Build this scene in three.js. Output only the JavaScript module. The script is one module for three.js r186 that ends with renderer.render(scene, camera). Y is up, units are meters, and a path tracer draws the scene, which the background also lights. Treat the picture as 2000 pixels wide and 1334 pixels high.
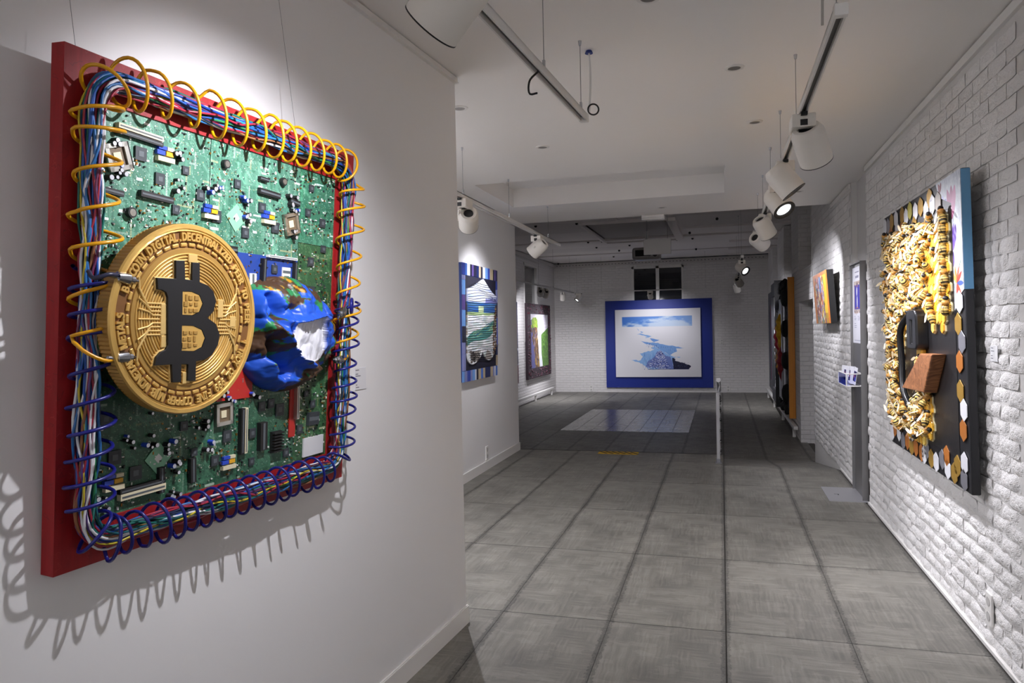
import * as THREE from 'three';
import { RoundedBoxGeometry } from 'three/addons/geometries/RoundedBoxGeometry.js';
import { mergeGeometries, mergeVertices, toCreasedNormals } from 'three/addons/utils/BufferGeometryUtils.js';
import { TextGeometry } from 'three/addons/geometries/TextGeometry.js';
import { FontLoader } from 'three/addons/loaders/FontLoader.js';
import { RectAreaLightUniformsLib } from 'three/addons/lights/RectAreaLightUniformsLib.js';
RectAreaLightUniformsLib.init();

// ---------------------------------------------------------------- camera, light level
const scene = new THREE.Scene();
scene.background = new THREE.Color(0x05060a);            // night outside
const renderer = new THREE.WebGLRenderer({ antialias: true });
renderer.toneMapping = THREE.LinearToneMapping;
renderer.toneMappingExposure = 0.88;
renderer.shadowMap.enabled = true;
const camera = new THREE.PerspectiveCamera(2 * Math.atan(667 / 1405.58) * 180 / Math.PI, 2000 / 1334, 0.05, 100);
camera.position.set(0, 1.585, 0);
camera.rotation.order = 'YXZ';
camera.rotation.set(-0.015687, 0.283674, -0.020843);
camera.updateMatrixWorld();
const POWER = 1.0;                                       // one dimmer for all the spotlights

// ---------------------------------------------------------------- helpers
let seed = 12345;
const rnd = () => { seed = (seed * 1664525 + 1013904223) >>> 0; return seed / 4294967296; };
const rr = (a, b) => a + (b - a) * rnd();
const pick = (a) => a[Math.floor(rnd() * a.length) % a.length];
const V = (x, y, z) => new THREE.Vector3(x, y, z);
function hash(i, j) { let n = Math.imul(i, 374761393) + Math.imul(j, 668265263) | 0; n = Math.imul(n ^ (n >>> 13), 1274126177); return ((n ^ (n >>> 16)) >>> 0) / 4294967296; }
function noise(x, y) {
  const i = Math.floor(x), j = Math.floor(y), u = x - i, v = y - j, s = u * u * (3 - 2 * u), t = v * v * (3 - 2 * v);
  return (hash(i, j) * (1 - s) + hash(i + 1, j) * s) * (1 - t) + (hash(i, j + 1) * (1 - s) + hash(i + 1, j + 1) * s) * t;
}
const fbm = (x, y, o = 4) => { let a = 0, w = .5; for (let k = 0; k < o; k++) { a += w * noise(x, y); x = x * 2.03 + 17.1; y = y * 2.03 + 9.3; w *= .5; } return a / (1 - Math.pow(.5, o)); };
const taken = {};
function numbered(n) { taken[n] = (taken[n] || 0) + 1; return taken[n] === 1 ? n : n + '_' + String(taken[n] - 1).padStart(3, '0'); }
function std(color, roughness = .6, extra = {}) { return new THREE.MeshStandardMaterial({ color, roughness, ...extra }); }
function flags(o) { o.castShadow = true; o.receiveShadow = true; return o; }
function part(parent, name, geo, m) { const o = flags(new THREE.Mesh(geo, m)); o.name = name; parent.add(o); return o; }
function thing(name, label, category, group) {
  const g = new THREE.Group(); g.name = numbered(name); scene.add(g);
  g.userData = { label, category }; if (group) g.userData.group = group;
  return g;
}
function single(name, geo, m, label, category, group) {
  const o = flags(new THREE.Mesh(geo, m)); o.name = numbered(name); scene.add(o);
  o.userData = { label, category }; if (group) o.userData.group = group;
  return o;
}
function struct(name, geo, m, label, category) {
  const o = geo ? flags(new THREE.Mesh(geo, m)) : new THREE.Group(); o.name = name; scene.add(o);
  o.userData = { kind: 'structure', label, category }; return o;
}
const clean = (g) => { const o = g.index ? g.toNonIndexed() : g; for (const k of Object.keys(o.attributes)) if (!['position', 'normal', 'uv', 'color'].includes(k)) o.deleteAttribute(k); return o; };
const merge = (list) => mergeGeometries(list.map(clean), false);
function box(x0, x1, y0, y1, z0, z1) { const g = new THREE.BoxGeometry(Math.abs(x1 - x0), Math.abs(y1 - y0), Math.abs(z1 - z0)); g.translate((x0 + x1) / 2, (y0 + y1) / 2, (z0 + z1) / 2); return g; }
function rbox(w, h, d, r, x = 0, y = 0, z = 0) { const g = new RoundedBoxGeometry(w, h, d, 2, Math.min(r, w / 2.01, h / 2.01, d / 2.01)); g.translate(x, y, z); return g; }
function tube(pts, r, seg, rad = 6, closed = false) { return new THREE.TubeGeometry(new THREE.CatmullRomCurve3(pts, closed, 'centripetal'), seg || pts.length * 4, r, rad, closed); }
function bar(a, b, r, rad = 8) { const d = b.clone().sub(a), L = d.length(), g = new THREE.CylinderGeometry(r, r, L, rad); g.translate(0, L / 2, 0); g.applyQuaternion(new THREE.Quaternion().setFromUnitVectors(V(0, 1, 0), d.normalize())); g.translate(a.x, a.y, a.z); return g; }
function cvs(w, h, draw) { const c = document.createElement('canvas'); c.width = w; c.height = h; const x = c.getContext('2d'); draw(x, w, h); return c; }
function ctex(w, h, draw, srgb = true) { const t = new THREE.CanvasTexture(cvs(w, h, draw)); if (srgb) t.colorSpace = THREE.SRGBColorSpace; t.magFilter = THREE.LinearFilter; t.wrapS = t.wrapT = THREE.RepeatWrapping; return t; }
function dtex(w, h, f) { const d = new Uint8Array(w * h * 4); for (let j = 0; j < h; j++) for (let i = 0; i < w; i++) { const v = Math.max(0, Math.min(255, f(i, j) * 255)); d.set([v, v, v, 255], (j * w + i) * 4); } const t = new THREE.DataTexture(d, w, h); t.magFilter = THREE.LinearFilter; t.minFilter = THREE.LinearFilter; t.wrapS = t.wrapT = THREE.RepeatWrapping; t.needsUpdate = true; return t; }
const rep = (t, x, y) => { const c = t.clone(); c.repeat.set(x, y); c.needsUpdate = true; return c; };
function basis(g, x, y, z, p) { g.matrix.makeBasis(x, y, z); g.quaternion.setFromRotationMatrix(g.matrix); g.position.copy(p); }
// uv in metres for a flat box-like surface
function metreUV(g, scale = 1) {
  const p = g.attributes.position, n = g.attributes.normal, uv = [];
  for (let i = 0; i < p.count; i++) {
    const ax = Math.abs(n.getX(i)), ay = Math.abs(n.getY(i)), az = Math.abs(n.getZ(i));
    if (ax >= ay && ax >= az) uv.push(p.getZ(i) * scale, p.getY(i) * scale); else if (ay >= az) uv.push(p.getX(i) * scale, p.getZ(i) * scale); else uv.push(p.getX(i) * scale, p.getY(i) * scale);
  }
  g.setAttribute('uv', new THREE.Float32BufferAttribute(uv, 2)); return g;
}
const font = await new FontLoader().loadAsync('fonts/droid/droid_sans_bold.typeface.json');

// ---------------------------------------------------------------- shared materials
const plasterBump = dtex(256, 256, (i, j) => .5 + .35 * (fbm(i / 9, j / 9, 3) - .5) + .15 * (hash(i, j) - .5));
const M = {};
M.wall = std(0xecebea, .85, { bumpMap: plasterBump, bumpScale: .0008 });
M.ceil = std(0xf5f2ee, .9, { bumpMap: plasterBump, bumpScale: .0006 });
M.white = std(0xe8e6e2, .5);
M.lampWhite = std(0xe6e1d8, .42);
M.trackWhite = std(0xdcdad6, .4);
M.dark = std(0x17171a, .55);
M.black = std(0x0c0c0d, .6);
M.steel = std(0xb9bbbf, .32, { metalness: 1 });
M.wire = std(0x8c8c8c, .4, { metalness: .8 });
M.greyPlaster = std(0xc9c7c5, .9, { bumpMap: plasterBump, bumpScale: .0008 });
// painted brick seen from far off, where single bricks are only a few pixels
const farBrick = dtex(512, 512, (i, j) => {
  const row = Math.floor(j / 32), y = j % 32, x = (i + (row % 2) * 43) % 85.33;
  const e = Math.min(y, 32 - y) / 4, f = Math.min(x, 85.33 - x) / 4;
  return Math.min(1, e, f) * (.75 + .25 * hash(row, Math.floor((i + (row % 2) * 43) / 85.33))) + .25 * (fbm(i / 6, j / 6, 3) - .5);
});
const brickBump = dtex(256, 256, (i, j) => .5 + .8 * (fbm(i / 26, j / 60, 4) - .5) + .3 * (fbm(i / 7, j / 14, 2) - .5));
M.farBrick = std(0xe2dfdd, .85, { bumpMap: rep(farBrick, 1 / 1.26, 1 / 1.2), bumpScale: .008 });
M.brickPaint = ['#e6e4e2', '#e2e0de', '#e9e7e5', '#dedcda'].map(c => std(c, .8, { bumpMap: brickBump, bumpScale: .007 }));
M.mortar = std(0xd6d4d1, .9, { bumpMap: plasterBump, bumpScale: .002 });

// ---------------------------------------------------------------- main dimensions
const CEIL = 2.95, FAR = 3.6, LOW = -.35, ZB = -21.75, XL = -4.95, XR = 1.22, Z0 = 3.2;
const ang = 4 * Math.PI / 180, wd = V(Math.sin(ang), 0, -Math.cos(ang)), wn = V(Math.cos(ang), 0, Math.sin(ang)), W0 = V(-1.357, 0, -3.657);

// ---------------------------------------------------------------- floor
const tileTex = [0, 1, 2, 3].map(k => ctex(512, 1024, (x, w, h) => {
  const im = x.createImageData(w, h), d = im.data, o = k * 91.7;
  for (let j = 0; j < h; j++) for (let i = 0; i < w; i++) {
    const wx = 14 * fbm(i / 60 + o, j / 60, 2), m = Math.min(1, Math.max(0, (fbm(i / 120 + o, j / 140 + 2 * o, 3) - .42) * 6));
    let v = 117 + 34 * (fbm(i / 120 + o, j / 150, 4) - .5) + m * 34 * (fbm((i + wx) / 150 + o, (j + wx) / 7 + o, 3) - .5) + (1 - m) * 30 * (fbm((i + wx) / 8 + o, j / 170 + o, 3) - .5) + 10 * (fbm(i / 3, j / 3 + o, 2) - .5);
    if (fbm(i / 110 + o, j / 45 + 3 * o, 4) > .57) v += 8;
    // ragged cement squeezed out along the long joints, thin dark line on the short ones
    const e = Math.min(i, w - 1 - i), rag = 6 + 20 * fbm(j / 14 + o, (i < w / 2 ? 3 : 47), 3) + 4 * hash(j >> 1, i < w / 2 ? 1 : 2);
    if (e < rag) v -= 12 + 46 * hash(i >> 1, j >> 1) * (.3 + hash(j >> 3, i >> 3)) * .7 + (e < 2 ? 12 : 0);
    const s = Math.min(j, h - 1 - j); if (s < 3 + 3 * noise(i / 20, o + (j < h / 2 ? 0 : 9))) v -= 30;
    const q = (j * w + i) * 4; d[q] = v; d[q + 1] = v * .978; d[q + 2] = v * .915; d[q + 3] = 255;
  }
  x.putImageData(im, 0, 0);
}));
const tileBump = dtex(256, 512, (i, j) => .5 + .4 * (fbm(i / 5, j / 60, 3) - .5) + .3 * (fbm(i / 4, j / 4, 2) - .5));
const tileMat = tileTex.map(t => std(0xffffff, .5, { map: t, bumpMap: tileBump, bumpScale: .0007 }));
const tileGloss = tileTex.map(t => std(0xffffff, .26, { map: t }));
const floor = struct('floor', null, null, 'grey concrete-look tiled floor', 'floor');
const core = std(0x5a5753, .9);
part(floor, 'floor_bed', merge([
  box(-2.8, XR + .1, -.2, -.011, Z0, -8.46), box(-2.8, 0, -.6, -.011, -8.46, -9.2), box(-2.8, 0, -.6, -.186, -9.2, -9.52),
  box(XL - .2, XR + .2, -.6, LOW - .011, -9.2, ZB - .2)]), core);
function tileGeo(x0, x1, z0, z1, yf, cx, cz, g = .0008) {   // six-sided slab, uv cut from the full tile cx..cx+.6, cz..cz-1.2
  const a = x0 + g, b = x1 - g, c = z0 - g, d = z1 + g, P = [], U = [], th = .01;
  const p = (x, z, dy) => [x, yf(x, z) - dy, z], uv = (x, z) => [(x - cx) / .6, (cz - z) / 1.2];
  const quad = (A, B, C, D) => { for (const q of [A, B, C, A, C, D]) { P.push(...q); U.push(...uv(q[0], q[2])); } };
  quad(p(a, c, 0), p(b, c, 0), p(b, d, 0), p(a, d, 0));
  quad(p(a, d, 0), p(b, d, 0), p(b, d, th), p(a, d, th)); quad(p(b, c, 0), p(a, c, 0), p(a, c, th), p(b, c, th));
  quad(p(a, c, 0), p(a, d, 0), p(a, d, th), p(a, c, th)); quad(p(b, d, 0), p(b, c, 0), p(b, c, th), p(b, d, th));
  const G = new THREE.BufferGeometry(); G.setAttribute('position', new THREE.Float32BufferAttribute(P, 3)); G.setAttribute('uv', new THREE.Float32BufferAttribute(U, 2)); G.computeVertexNormals(); return G;
}
const flat = (y) => () => y, ramp = (x, z) => Math.max(LOW, Math.min(0, (z + 8.46) / 2.44 * .35));
const cols = []; for (let k = -9; k <= 3; k++) cols.push(-.005 + .6 * k);
const rows = []; for (let m = 5; m >= -17; m--) rows.push(-2.656 + 1.2 * m);
function tiles(x0, x1, z0, z1, yf, skip, mats = tileMat, name = 'floor_tile') {
  for (let i = 0; i + 1 < cols.length; i++) for (let j = 0; j + 1 < rows.length; j++) {
    const a = Math.max(x0, cols[i]), b = Math.min(x1, cols[i + 1]), c = Math.min(z0, rows[j]), d = Math.max(z1, rows[j + 1]);
    if (b - a < .03 || c - d < .03 || (skip && skip((a + b) / 2, (c + d) / 2))) continue;
    part(floor, name, tileGeo(a, b, c, d, yf, cols[i], rows[j]), mats[Math.floor(hash(i * 7 + 3, j * 13 + 5) * 4) % 4]);
  }
}
tiles(-2.6, 0, Z0, -9.2, flat(0)); tiles(0, XR, Z0, -8.46, flat(0)); tiles(0, XR, -8.46, -10.9, ramp);
const GX0 = -3.005, GX1 = -.605, GZ0 = -13.456, GZ1 = -17.056;
tiles(XL, XR + .1, -9.5, ZB, flat(LOW), (x, z) => x > -.1 || (x > GX0 && x < GX1 && z < GZ0 && z > GZ1));
tiles(0, XR + .1, -10.9, ZB, flat(LOW));
for (let i = 0; i < 8; i++) for (let j = 0; j < 6; j++) {     // polished inlay of small tiles
  const x = GX0 + .3 * i, z = GZ0 - .6 * j, split = hash(i, j + 50) > .7;
  for (const [c, d] of split ? [[z, z - .3], [z - .3, z - .6]] : [[z, z - .6]]) part(floor, 'polished_tile', tileGeo(x, x + .3, c, d, flat(LOW + .001), x, z, .004), tileGloss[Math.floor(hash(i + 3, j * 5 + (c === z ? 0 : 1)) * 4) % 4]);
}
{ // the ramp's solid side, the two steps' dark nosing
  const s = new THREE.Shape([[-8.46, -.011], [-10.9, LOW - .011], [-10.9, -.6], [-8.46, -.6]].map(p => new THREE.Vector2(-p[0], p[1])));
  const g = new THREE.ExtrudeGeometry(s, { depth: XR + .1, bevelEnabled: false }); g.rotateY(Math.PI / 2); part(floor, 'ramp_bed', g, core);
  part(floor, 'step_nosing', merge([box(-2.6, -.01, -.02, .002, -9.2, -9.225), box(-2.6, -.01, -.2, -.174, -9.5, -9.525)]), std(0x2a2320, .5, { metalness: .4 }));
}
// ---------------------------------------------------------------- left walls, near ceiling
function alongWall(s0, s1, y0, y1, d0, d1) { const g = new THREE.BoxGeometry(s1 - s0, y1 - y0, d1 - d0); g.translate((s0 + s1) / 2, (y0 + y1) / 2, (d0 + d1) / 2); g.applyMatrix4(new THREE.Matrix4().makeBasis(wd, V(0, 1, 0), wn)); g.translate(W0.x, 0, W0.z); return g; }
const wallLeft = struct('wall_left', null, null, 'smooth white partition wall on the left in the foreground', 'wall');
part(wallLeft, 'partition', metreUV(alongWall(-6.9, 0, 0, CEIL, -.16, 0)), M.wall);
part(wallLeft, 'picture_rail', merge([alongWall(-6.9, .003, 2.915, 2.945, 0, .016), alongWall(-6.9, .003, 2.915, 2.921, .016, .022)]), M.white);
struct('baseboard_left', merge([alongWall(-6.9, .012, 0, .092, 0, .012), alongWall(-6.9, .010, .092, .097, 0, .008)]), M.white, 'white skirting board of the foreground partition', 'baseboard');
const wall2 = struct('wall_left_001', null, null, 'white wall carrying the sea wave artwork', 'wall');
part(wall2, 'partition', metreUV(merge([box(-2.85, -2.6, 0, CEIL, -2.9, -9.16), box(-2.85, -1.45, 0, CEIL, -2.75, -2.9)])), M.wall);
struct('baseboard_left_001', box(-2.6, -2.585, 0, .1, -2.9, -9.16), M.white, 'white skirting board under the sea wave artwork', 'baseboard');
struct('wall_left_002', metreUV(merge([box(XL - .2, -2.72, LOW - .1, FAR, -9.02, -9.15), box(XL - .25, XL, LOW - .1, FAR, -9.0, -18.2), box(XL - .25, XL, LOW - .1, 1.2, -18.2, -19.6), box(XL - .25, XL, 3.36, FAR, -18.2, -19.6), box(XL - .25, XL, LOW - .1, FAR, -19.6, ZB - .2)])), M.farBrick, 'white painted brick wall of the far room on the left', 'wall');
struct('wall_entry', metreUV(box(-2.2, 1.6, 0, CEIL, Z0, Z0 + .15)), M.wall, 'white wall behind the viewer', 'wall');
const CH = { x0: -2.2, x1: .05, z0: -6.4, z1: -7.72 };
const ceiling = struct('ceiling', null, null, 'white plaster ceiling with a shallow recess', 'ceiling');
part(ceiling, 'ceiling_slab', metreUV(merge([
  box(-2.9, 1.6, CEIL, CEIL + .4, Z0 + .1, CH.z0), box(-2.9, CH.x0, CEIL, CEIL + .4, CH.z0, CH.z1), box(CH.x1, 1.6, CEIL, CEIL + .4, CH.z0, CH.z1),
  box(-2.9, 1.6, CEIL, CEIL + .4, CH.z1, -8.95), box(CH.x0 - .05, CH.x1 + .05, CEIL + .2, CEIL + .4, CH.z0 + .05, CH.z1 - .05),
  box(-2.9, 1.6, CEIL + .02, FAR + .3, -8.8, -8.94)])), M.ceil);
// ---------------------------------------------------------------- right wall of painted bricks
const wallR = struct('wall_right', null, null, 'white painted brick wall on the right', 'wall');
const brickGeo = [0, 1, 2, 3, 4, 5, 6, 7].map(k => {
  const g = new THREE.BoxGeometry(.02, .0705, .2145, 1, 3, 5), p = g.attributes.position;
  for (let i = 0; i < p.count; i++) {
    const x = p.getX(i), y = p.getY(i), z = p.getZ(i), n = noise(z * 22 + k * 9.1, y * 40 + k * 3.7) - .5, edge = Math.max(Math.abs(y) / .03525, Math.abs(z) / .10725) > .98;
    if (x < 0) p.setX(i, x + (edge ? .007 : 0) + n * .014);
    p.setY(i, y + (noise(z * 15 + k * 5.3, (y > 0 ? 7 : 2) + k) - .5) * .007 * (Math.abs(y) > .03 ? 1 : 0)); p.setZ(i, z + (noise(y * 30 + k, z > 0 ? 3 : 11) - .5) * .008);
  }
  g.computeVertexNormals(); return g;
});
{
  const bricks = [];
  const lay = (z0, z1, y1) => {
    for (let r = 0; r * .0752 + .066 < y1; r++) for (let z = z0 - (r % 2 ? .11 : 0); z > z1 + .02; z -= .2205) {
      let a = z, b = Math.max(z1, z - .211); if (a > z0) a = z0; const len = a - b; if (len < .05) continue;
      const y = r * .0752 + .038, zc = (a + b) / 2, sx = y > 1.75 ? Math.max(.16, 1 - (y - 1.75) * 1.7) : 1;
      const o = { x: XR - .002 + .01 * sx + (1 - sx) * .0055 + rr(-.002, .003) * sx, sx, y, z: zc, s: (len - .002) / .211, g: Math.floor(rnd() * 8), m: Math.floor(rnd() * 4), rot: rr(-.012, .012) };
      const hid = zc < -4.05 && zc > -5.45 && y > .85 && y < 2.25;
      o.size = hid ? 0 : 1 / Math.pow(Math.hypot(zc, y - 1.585, 1.2), 3); bricks.push(o);
    }
  };
  lay(-3.47, -6.92, CEIL - .04); lay(-7.66, -10.78, FAR);
  bricks.sort((a, b) => b.size - a.size);
  const rest = [[], [], [], []];
  bricks.forEach((b, i) => {
    if (i < 300) { const o = part(wallR, 'brick', brickGeo[b.g], M.brickPaint[b.m]); o.position.set(b.x, b.y, b.z); o.scale.set(b.sx, 1, b.s); o.rotation.x = b.rot; }
    else { const g = brickGeo[b.g].clone(); g.scale(b.sx, 1, b.s); g.rotateX(b.rot); g.translate(b.x, b.y, b.z); rest[b.m].push(g); }
  });
  rest.forEach((l, i) => { const o = part(wallR, 'brickwork', merge(l), M.brickPaint[i]); o.userData.kind = 'stuff'; });
  const X1 = 1.62, core = [
    box(XR + .008, X1, -.4, FAR, -3.47, -6.92), box(XR + .06, X1, -.4, FAR, Z0, -3.47), box(XR + .06, X1, -.4, FAR, -6.92, -7.66),
    box(XR + .008, X1, -.6, FAR, -7.66, -10.8)];
  part(wallR, 'wall_core', metreUV(merge([core[0], core[3]])), M.mortar);
  part(wallR, 'smooth_bay', metreUV(merge([core[1], core[2]])), M.greyPlaster);
  // far stretch: doorway, three blind niches between piers; the line of the wall opens a little
  const xs = (z) => XR + (z + 12.6) / (ZB + 12.6) * .08;
  const seg = (z0, z1, y0, y1, dep = 0) => { const g = box(0, .4 - dep, y0, y1, 0, z1 - z0); const p = g.attributes.position; for (let i = 0; i < p.count; i++) { const z = p.getZ(i) + z0; p.setZ(i, z); p.setX(i, p.getX(i) + dep + Math.max(XR, xs(z))); } g.computeVertexNormals(); return g; };
  const zN = [[-10.86, -12.62], [-13.9, -15.72], [-17.7, -19.7]], list = [];
  list.push(seg(-10.8, -12.6, 1.94, 2.43), seg(-12.6, ZB - .1, -.6, 2.43));
  for (const [a, b] of [[-10.8, -10.86], [-12.62, -13.9], [-15.72, -17.7], [-19.7, ZB - .1]]) list.push(seg(a, b, 2.43, FAR));
  part(wallR, 'far_stretch', metreUV(merge(list)), M.farBrick);
  part(wallR, 'niche_back', metreUV(merge(zN.map(([a, b]) => seg(a, b, 2.43, FAR, .2)))), M.greyPlaster);
  const door = struct('door_1', metreUV(merge([seg(-10.8, -12.6, -.6, 1.94, .33)])), M.greyPlaster, 'plain grey closed doorway set deep in the right wall', 'door');
  struct('trim_1', merge([box(XR - .012, XR + .02, 2.895, 2.94, -3.0, -6.9), box(XR - .012, XR + .02, 2.895, 2.94, -7.68, -8.93)]), M.white, 'white picture rail along the top of the right brick wall', 'picture rail');
}
// ---------------------------------------------------------------- back wall with its windows, far ceiling
const WX = [-2.56, -1.05], WY = [1.4, 3.4];
struct('wall_back', metreUV(merge([box(XL - .2, WX[0], LOW - .1, FAR, ZB, ZB - .25), box(WX[1], XR + .5, LOW - .1, FAR, ZB, ZB - .25), box(WX[0], WX[1], LOW - .1, WY[0], ZB, ZB - .25), box(WX[0], WX[1], WY[1], FAR, ZB, ZB - .25)])), M.farBrick, 'white painted brick wall at the far end', 'wall');
const nightGlass = new THREE.MeshPhysicalMaterial({ color: 0x1a1d22, roughness: .08, metalness: 0, clearcoat: 1 });
function windowUnit(name, label, horizontal, a, b, y0, y1, at, mull) {
  const w = struct(name, null, null, label, 'window'), f = .06, fr = [], B = (u0, u1, v0, v1, d0, d1) => horizontal ? box(u0, u1, v0, v1, at - d0, at - d1) : box(at - d0, at - d1, v0, v1, u0, u1);
  fr.push(B(a, b, y1 - f, y1, -.01, .1), B(a, b, y0, y0 + f, -.01, .1));
  const us = mull ? [a, (a + b) / 2, b] : [a, b], sg = Math.sign(b - a);
  us.forEach((u, i) => { const h = (i === 0 ? 0 : i === us.length - 1 ? -f : -f * .8) * sg; fr.push(B(u + h, u + h + (mull && i === 1 ? f * 1.6 : f) * sg, y0, y1, -.01, .1)); });
  part(w, 'window_frame', merge(fr), M.white);
  for (let i = 0; i + 1 < us.length; i++) part(w, 'pane', B(us[i] + .03 * sg, us[i + 1] - .03 * sg, y0 + .03, y1 - .03, .06, .075), nightGlass);
}
windowUnit('window_1', 'double casement window dark with night behind the blue framed picture', true, WX[0], WX[1], WY[0], WY[1], ZB, true);
windowUnit('window_2', 'tall dark window above the waterfall painting', false, -18.2, -19.6, 1.2, 3.36, XL, false);
const farCeil = struct('ceiling_001', null, null, 'grey boarded ceiling of the far room with a skylight', 'ceiling');
{
  const board = [0, 1, 2].map(k => std(['#efe9e6', '#e8e2df', '#f2ece9'][k], .9, { bumpMap: plasterBump, bumpScale: .001 }));
  const S = { x0: -2.53, x1: -.95, z0: -13.6, z1: -16.75 };
  part(farCeil, 'ceiling_deck', metreUV(merge([box(XL - .2, XR + .4, FAR + .05, FAR + .3, -8.9, S.z0), box(XL - .2, XR + .4, FAR + .05, FAR + .3, S.z1, ZB - .2), box(XL - .2, S.x0, FAR + .05, FAR + .3, S.z0, S.z1), box(S.x1, XR + .4, FAR + .05, FAR + .3, S.z0, S.z1)])), board[1]);
  const zl = [-9.2, -10.4, -11.6, -12.5, -13.41, -14.86, -16.41, -17.63, -18.58, -19.4, -20.07, -20.9, ZB];
  for (let i = 0; i + 1 < zl.length; i++) {
    const a = zl[i], b = zl[i + 1], inS = (a + b) / 2 < S.z0 && (a + b) / 2 > S.z1;
    const cut = inS ? [[XL, S.x0], [S.x1, XR + .3]] : i % 2 ? [[XL, -1.7 + .4 * Math.sin(i * 2)], [-1.69 + .4 * Math.sin(i * 2), XR + .3]] : [[XL, XR + .3]];
    cut.forEach(([x0, x1], k) => { const dy = (i % 3) * .014 + k * .01; part(farCeil, 'ceiling_board', box(x0, x1, FAR - .02 + dy, FAR + .05, a - .012, b), board[(i + k) % 3]); });
    if (i % 2 === 0) part(farCeil, 'ceiling_batten', box(inS ? S.x1 + .25 : .2, XR + .2, FAR - .06, FAR - .02, b + .05, b + .02), board[2]);
  }
  part(farCeil, 'skylight_frame', merge([box(S.x0 - .06, S.x0, FAR - .05, FAR + .75, S.z0, S.z1), box(S.x1, S.x1 + .16, FAR - .06, FAR + .75, S.z0, S.z1), box(S.x0, S.x1, FAR - .05, FAR + .75, S.z0 + .06, S.z0), box(S.x0, S.x1, FAR - .05, FAR + .75, S.z1, S.z1 - .06)]), board[2]);
  part(farCeil, 'skylight_blind', box(S.x0, S.x1, FAR + .03, FAR + .05, S.z0, S.z1), std('#aaa5a2', .9));
  const bolts = [[-3.4, -13.45], [-2.6, -13.45], [-2.92, -16.45], [-2.6, -16.45], [-2.92, -17.6], [-2.1, -17.5], [-2.5, -18.6], [-2.85, -20.05], [-4.75, -21.5], [-.62, -15.8], [-.6, -16.8], [-.95, -16.9], [-.85, -16.6], [-.6, -19.2], [-.05, -13.95]];
  for (const [x, z] of bolts) { const g = new THREE.SphereGeometry(.028, 8, 6); g.translate(x, FAR - .025, z); part(farCeil, 'bolt_head', g, M.black); }
  const tray = struct('trim_2', null, null, 'perforated white cable tray under the far ceiling', 'trim');
  part(tray, 'tray', merge([box(XL, XR + .08, FAR - .13, FAR - .03, ZB, ZB + .07), box(XL, XL + .07, FAR - .13, FAR - .03, -9.2, ZB)]), std('#c9c5c2', .6));
  const holes = []; for (let x = XL + .1; x < XR; x += .1) holes.push(box(x, x + .04, FAR - .09, FAR - .075, ZB + .07, ZB + .0715)); part(tray, 'slots', merge(holes), M.black).userData.kind = 'stuff';
}
// ---------------------------------------------------------------- lighting tracks and spotlights
const TY = 2.58;
function track(label, a, b, wires, ceilY, group) {
  const g = thing('lighting_track', label, 'track', group); g.position.copy(a);
  const d = b.clone().sub(a), L = d.length(); d.normalize(); g.rotation.y = Math.atan2(-d.z, d.x);     // local x runs along the track
  part(g, 'rail', merge([box(0, L, .012, .018, -.018, .018), box(0, L, -.016, .018, -.018, -.011), box(0, L, -.016, .018, .011, .018)]), M.trackWhite);
  part(g, 'conductor_slot', box(.01, L - .01, .002, .012, -.011, .011), std(0x6a6866, .6));
  part(g, 'end_cap', rbox(.03, .04, .042, .004, .012, 0, 0), M.white); part(g, 'end_cap', rbox(.03, .04, .042, .004, L - .012, 0, 0), M.white);
  for (const w of wires) {
    const c = part(g, 'suspension_cable', bar(V(w, .02, 0), V(w, ceilY - a.y, 0), .0016, 5), M.wire);
    part(c, 'ceiling_cup', (() => { const q = new THREE.CylinderGeometry(.009, .006, .022, 10); q.translate(w, ceilY - a.y - .011, 0); return q; })(), M.steel);
    part(c, 'cable_grip', merge([box(w - .006, w + .006, .018, .06, -.005, .005)]), M.steel);
  }
  return g;
}
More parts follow.
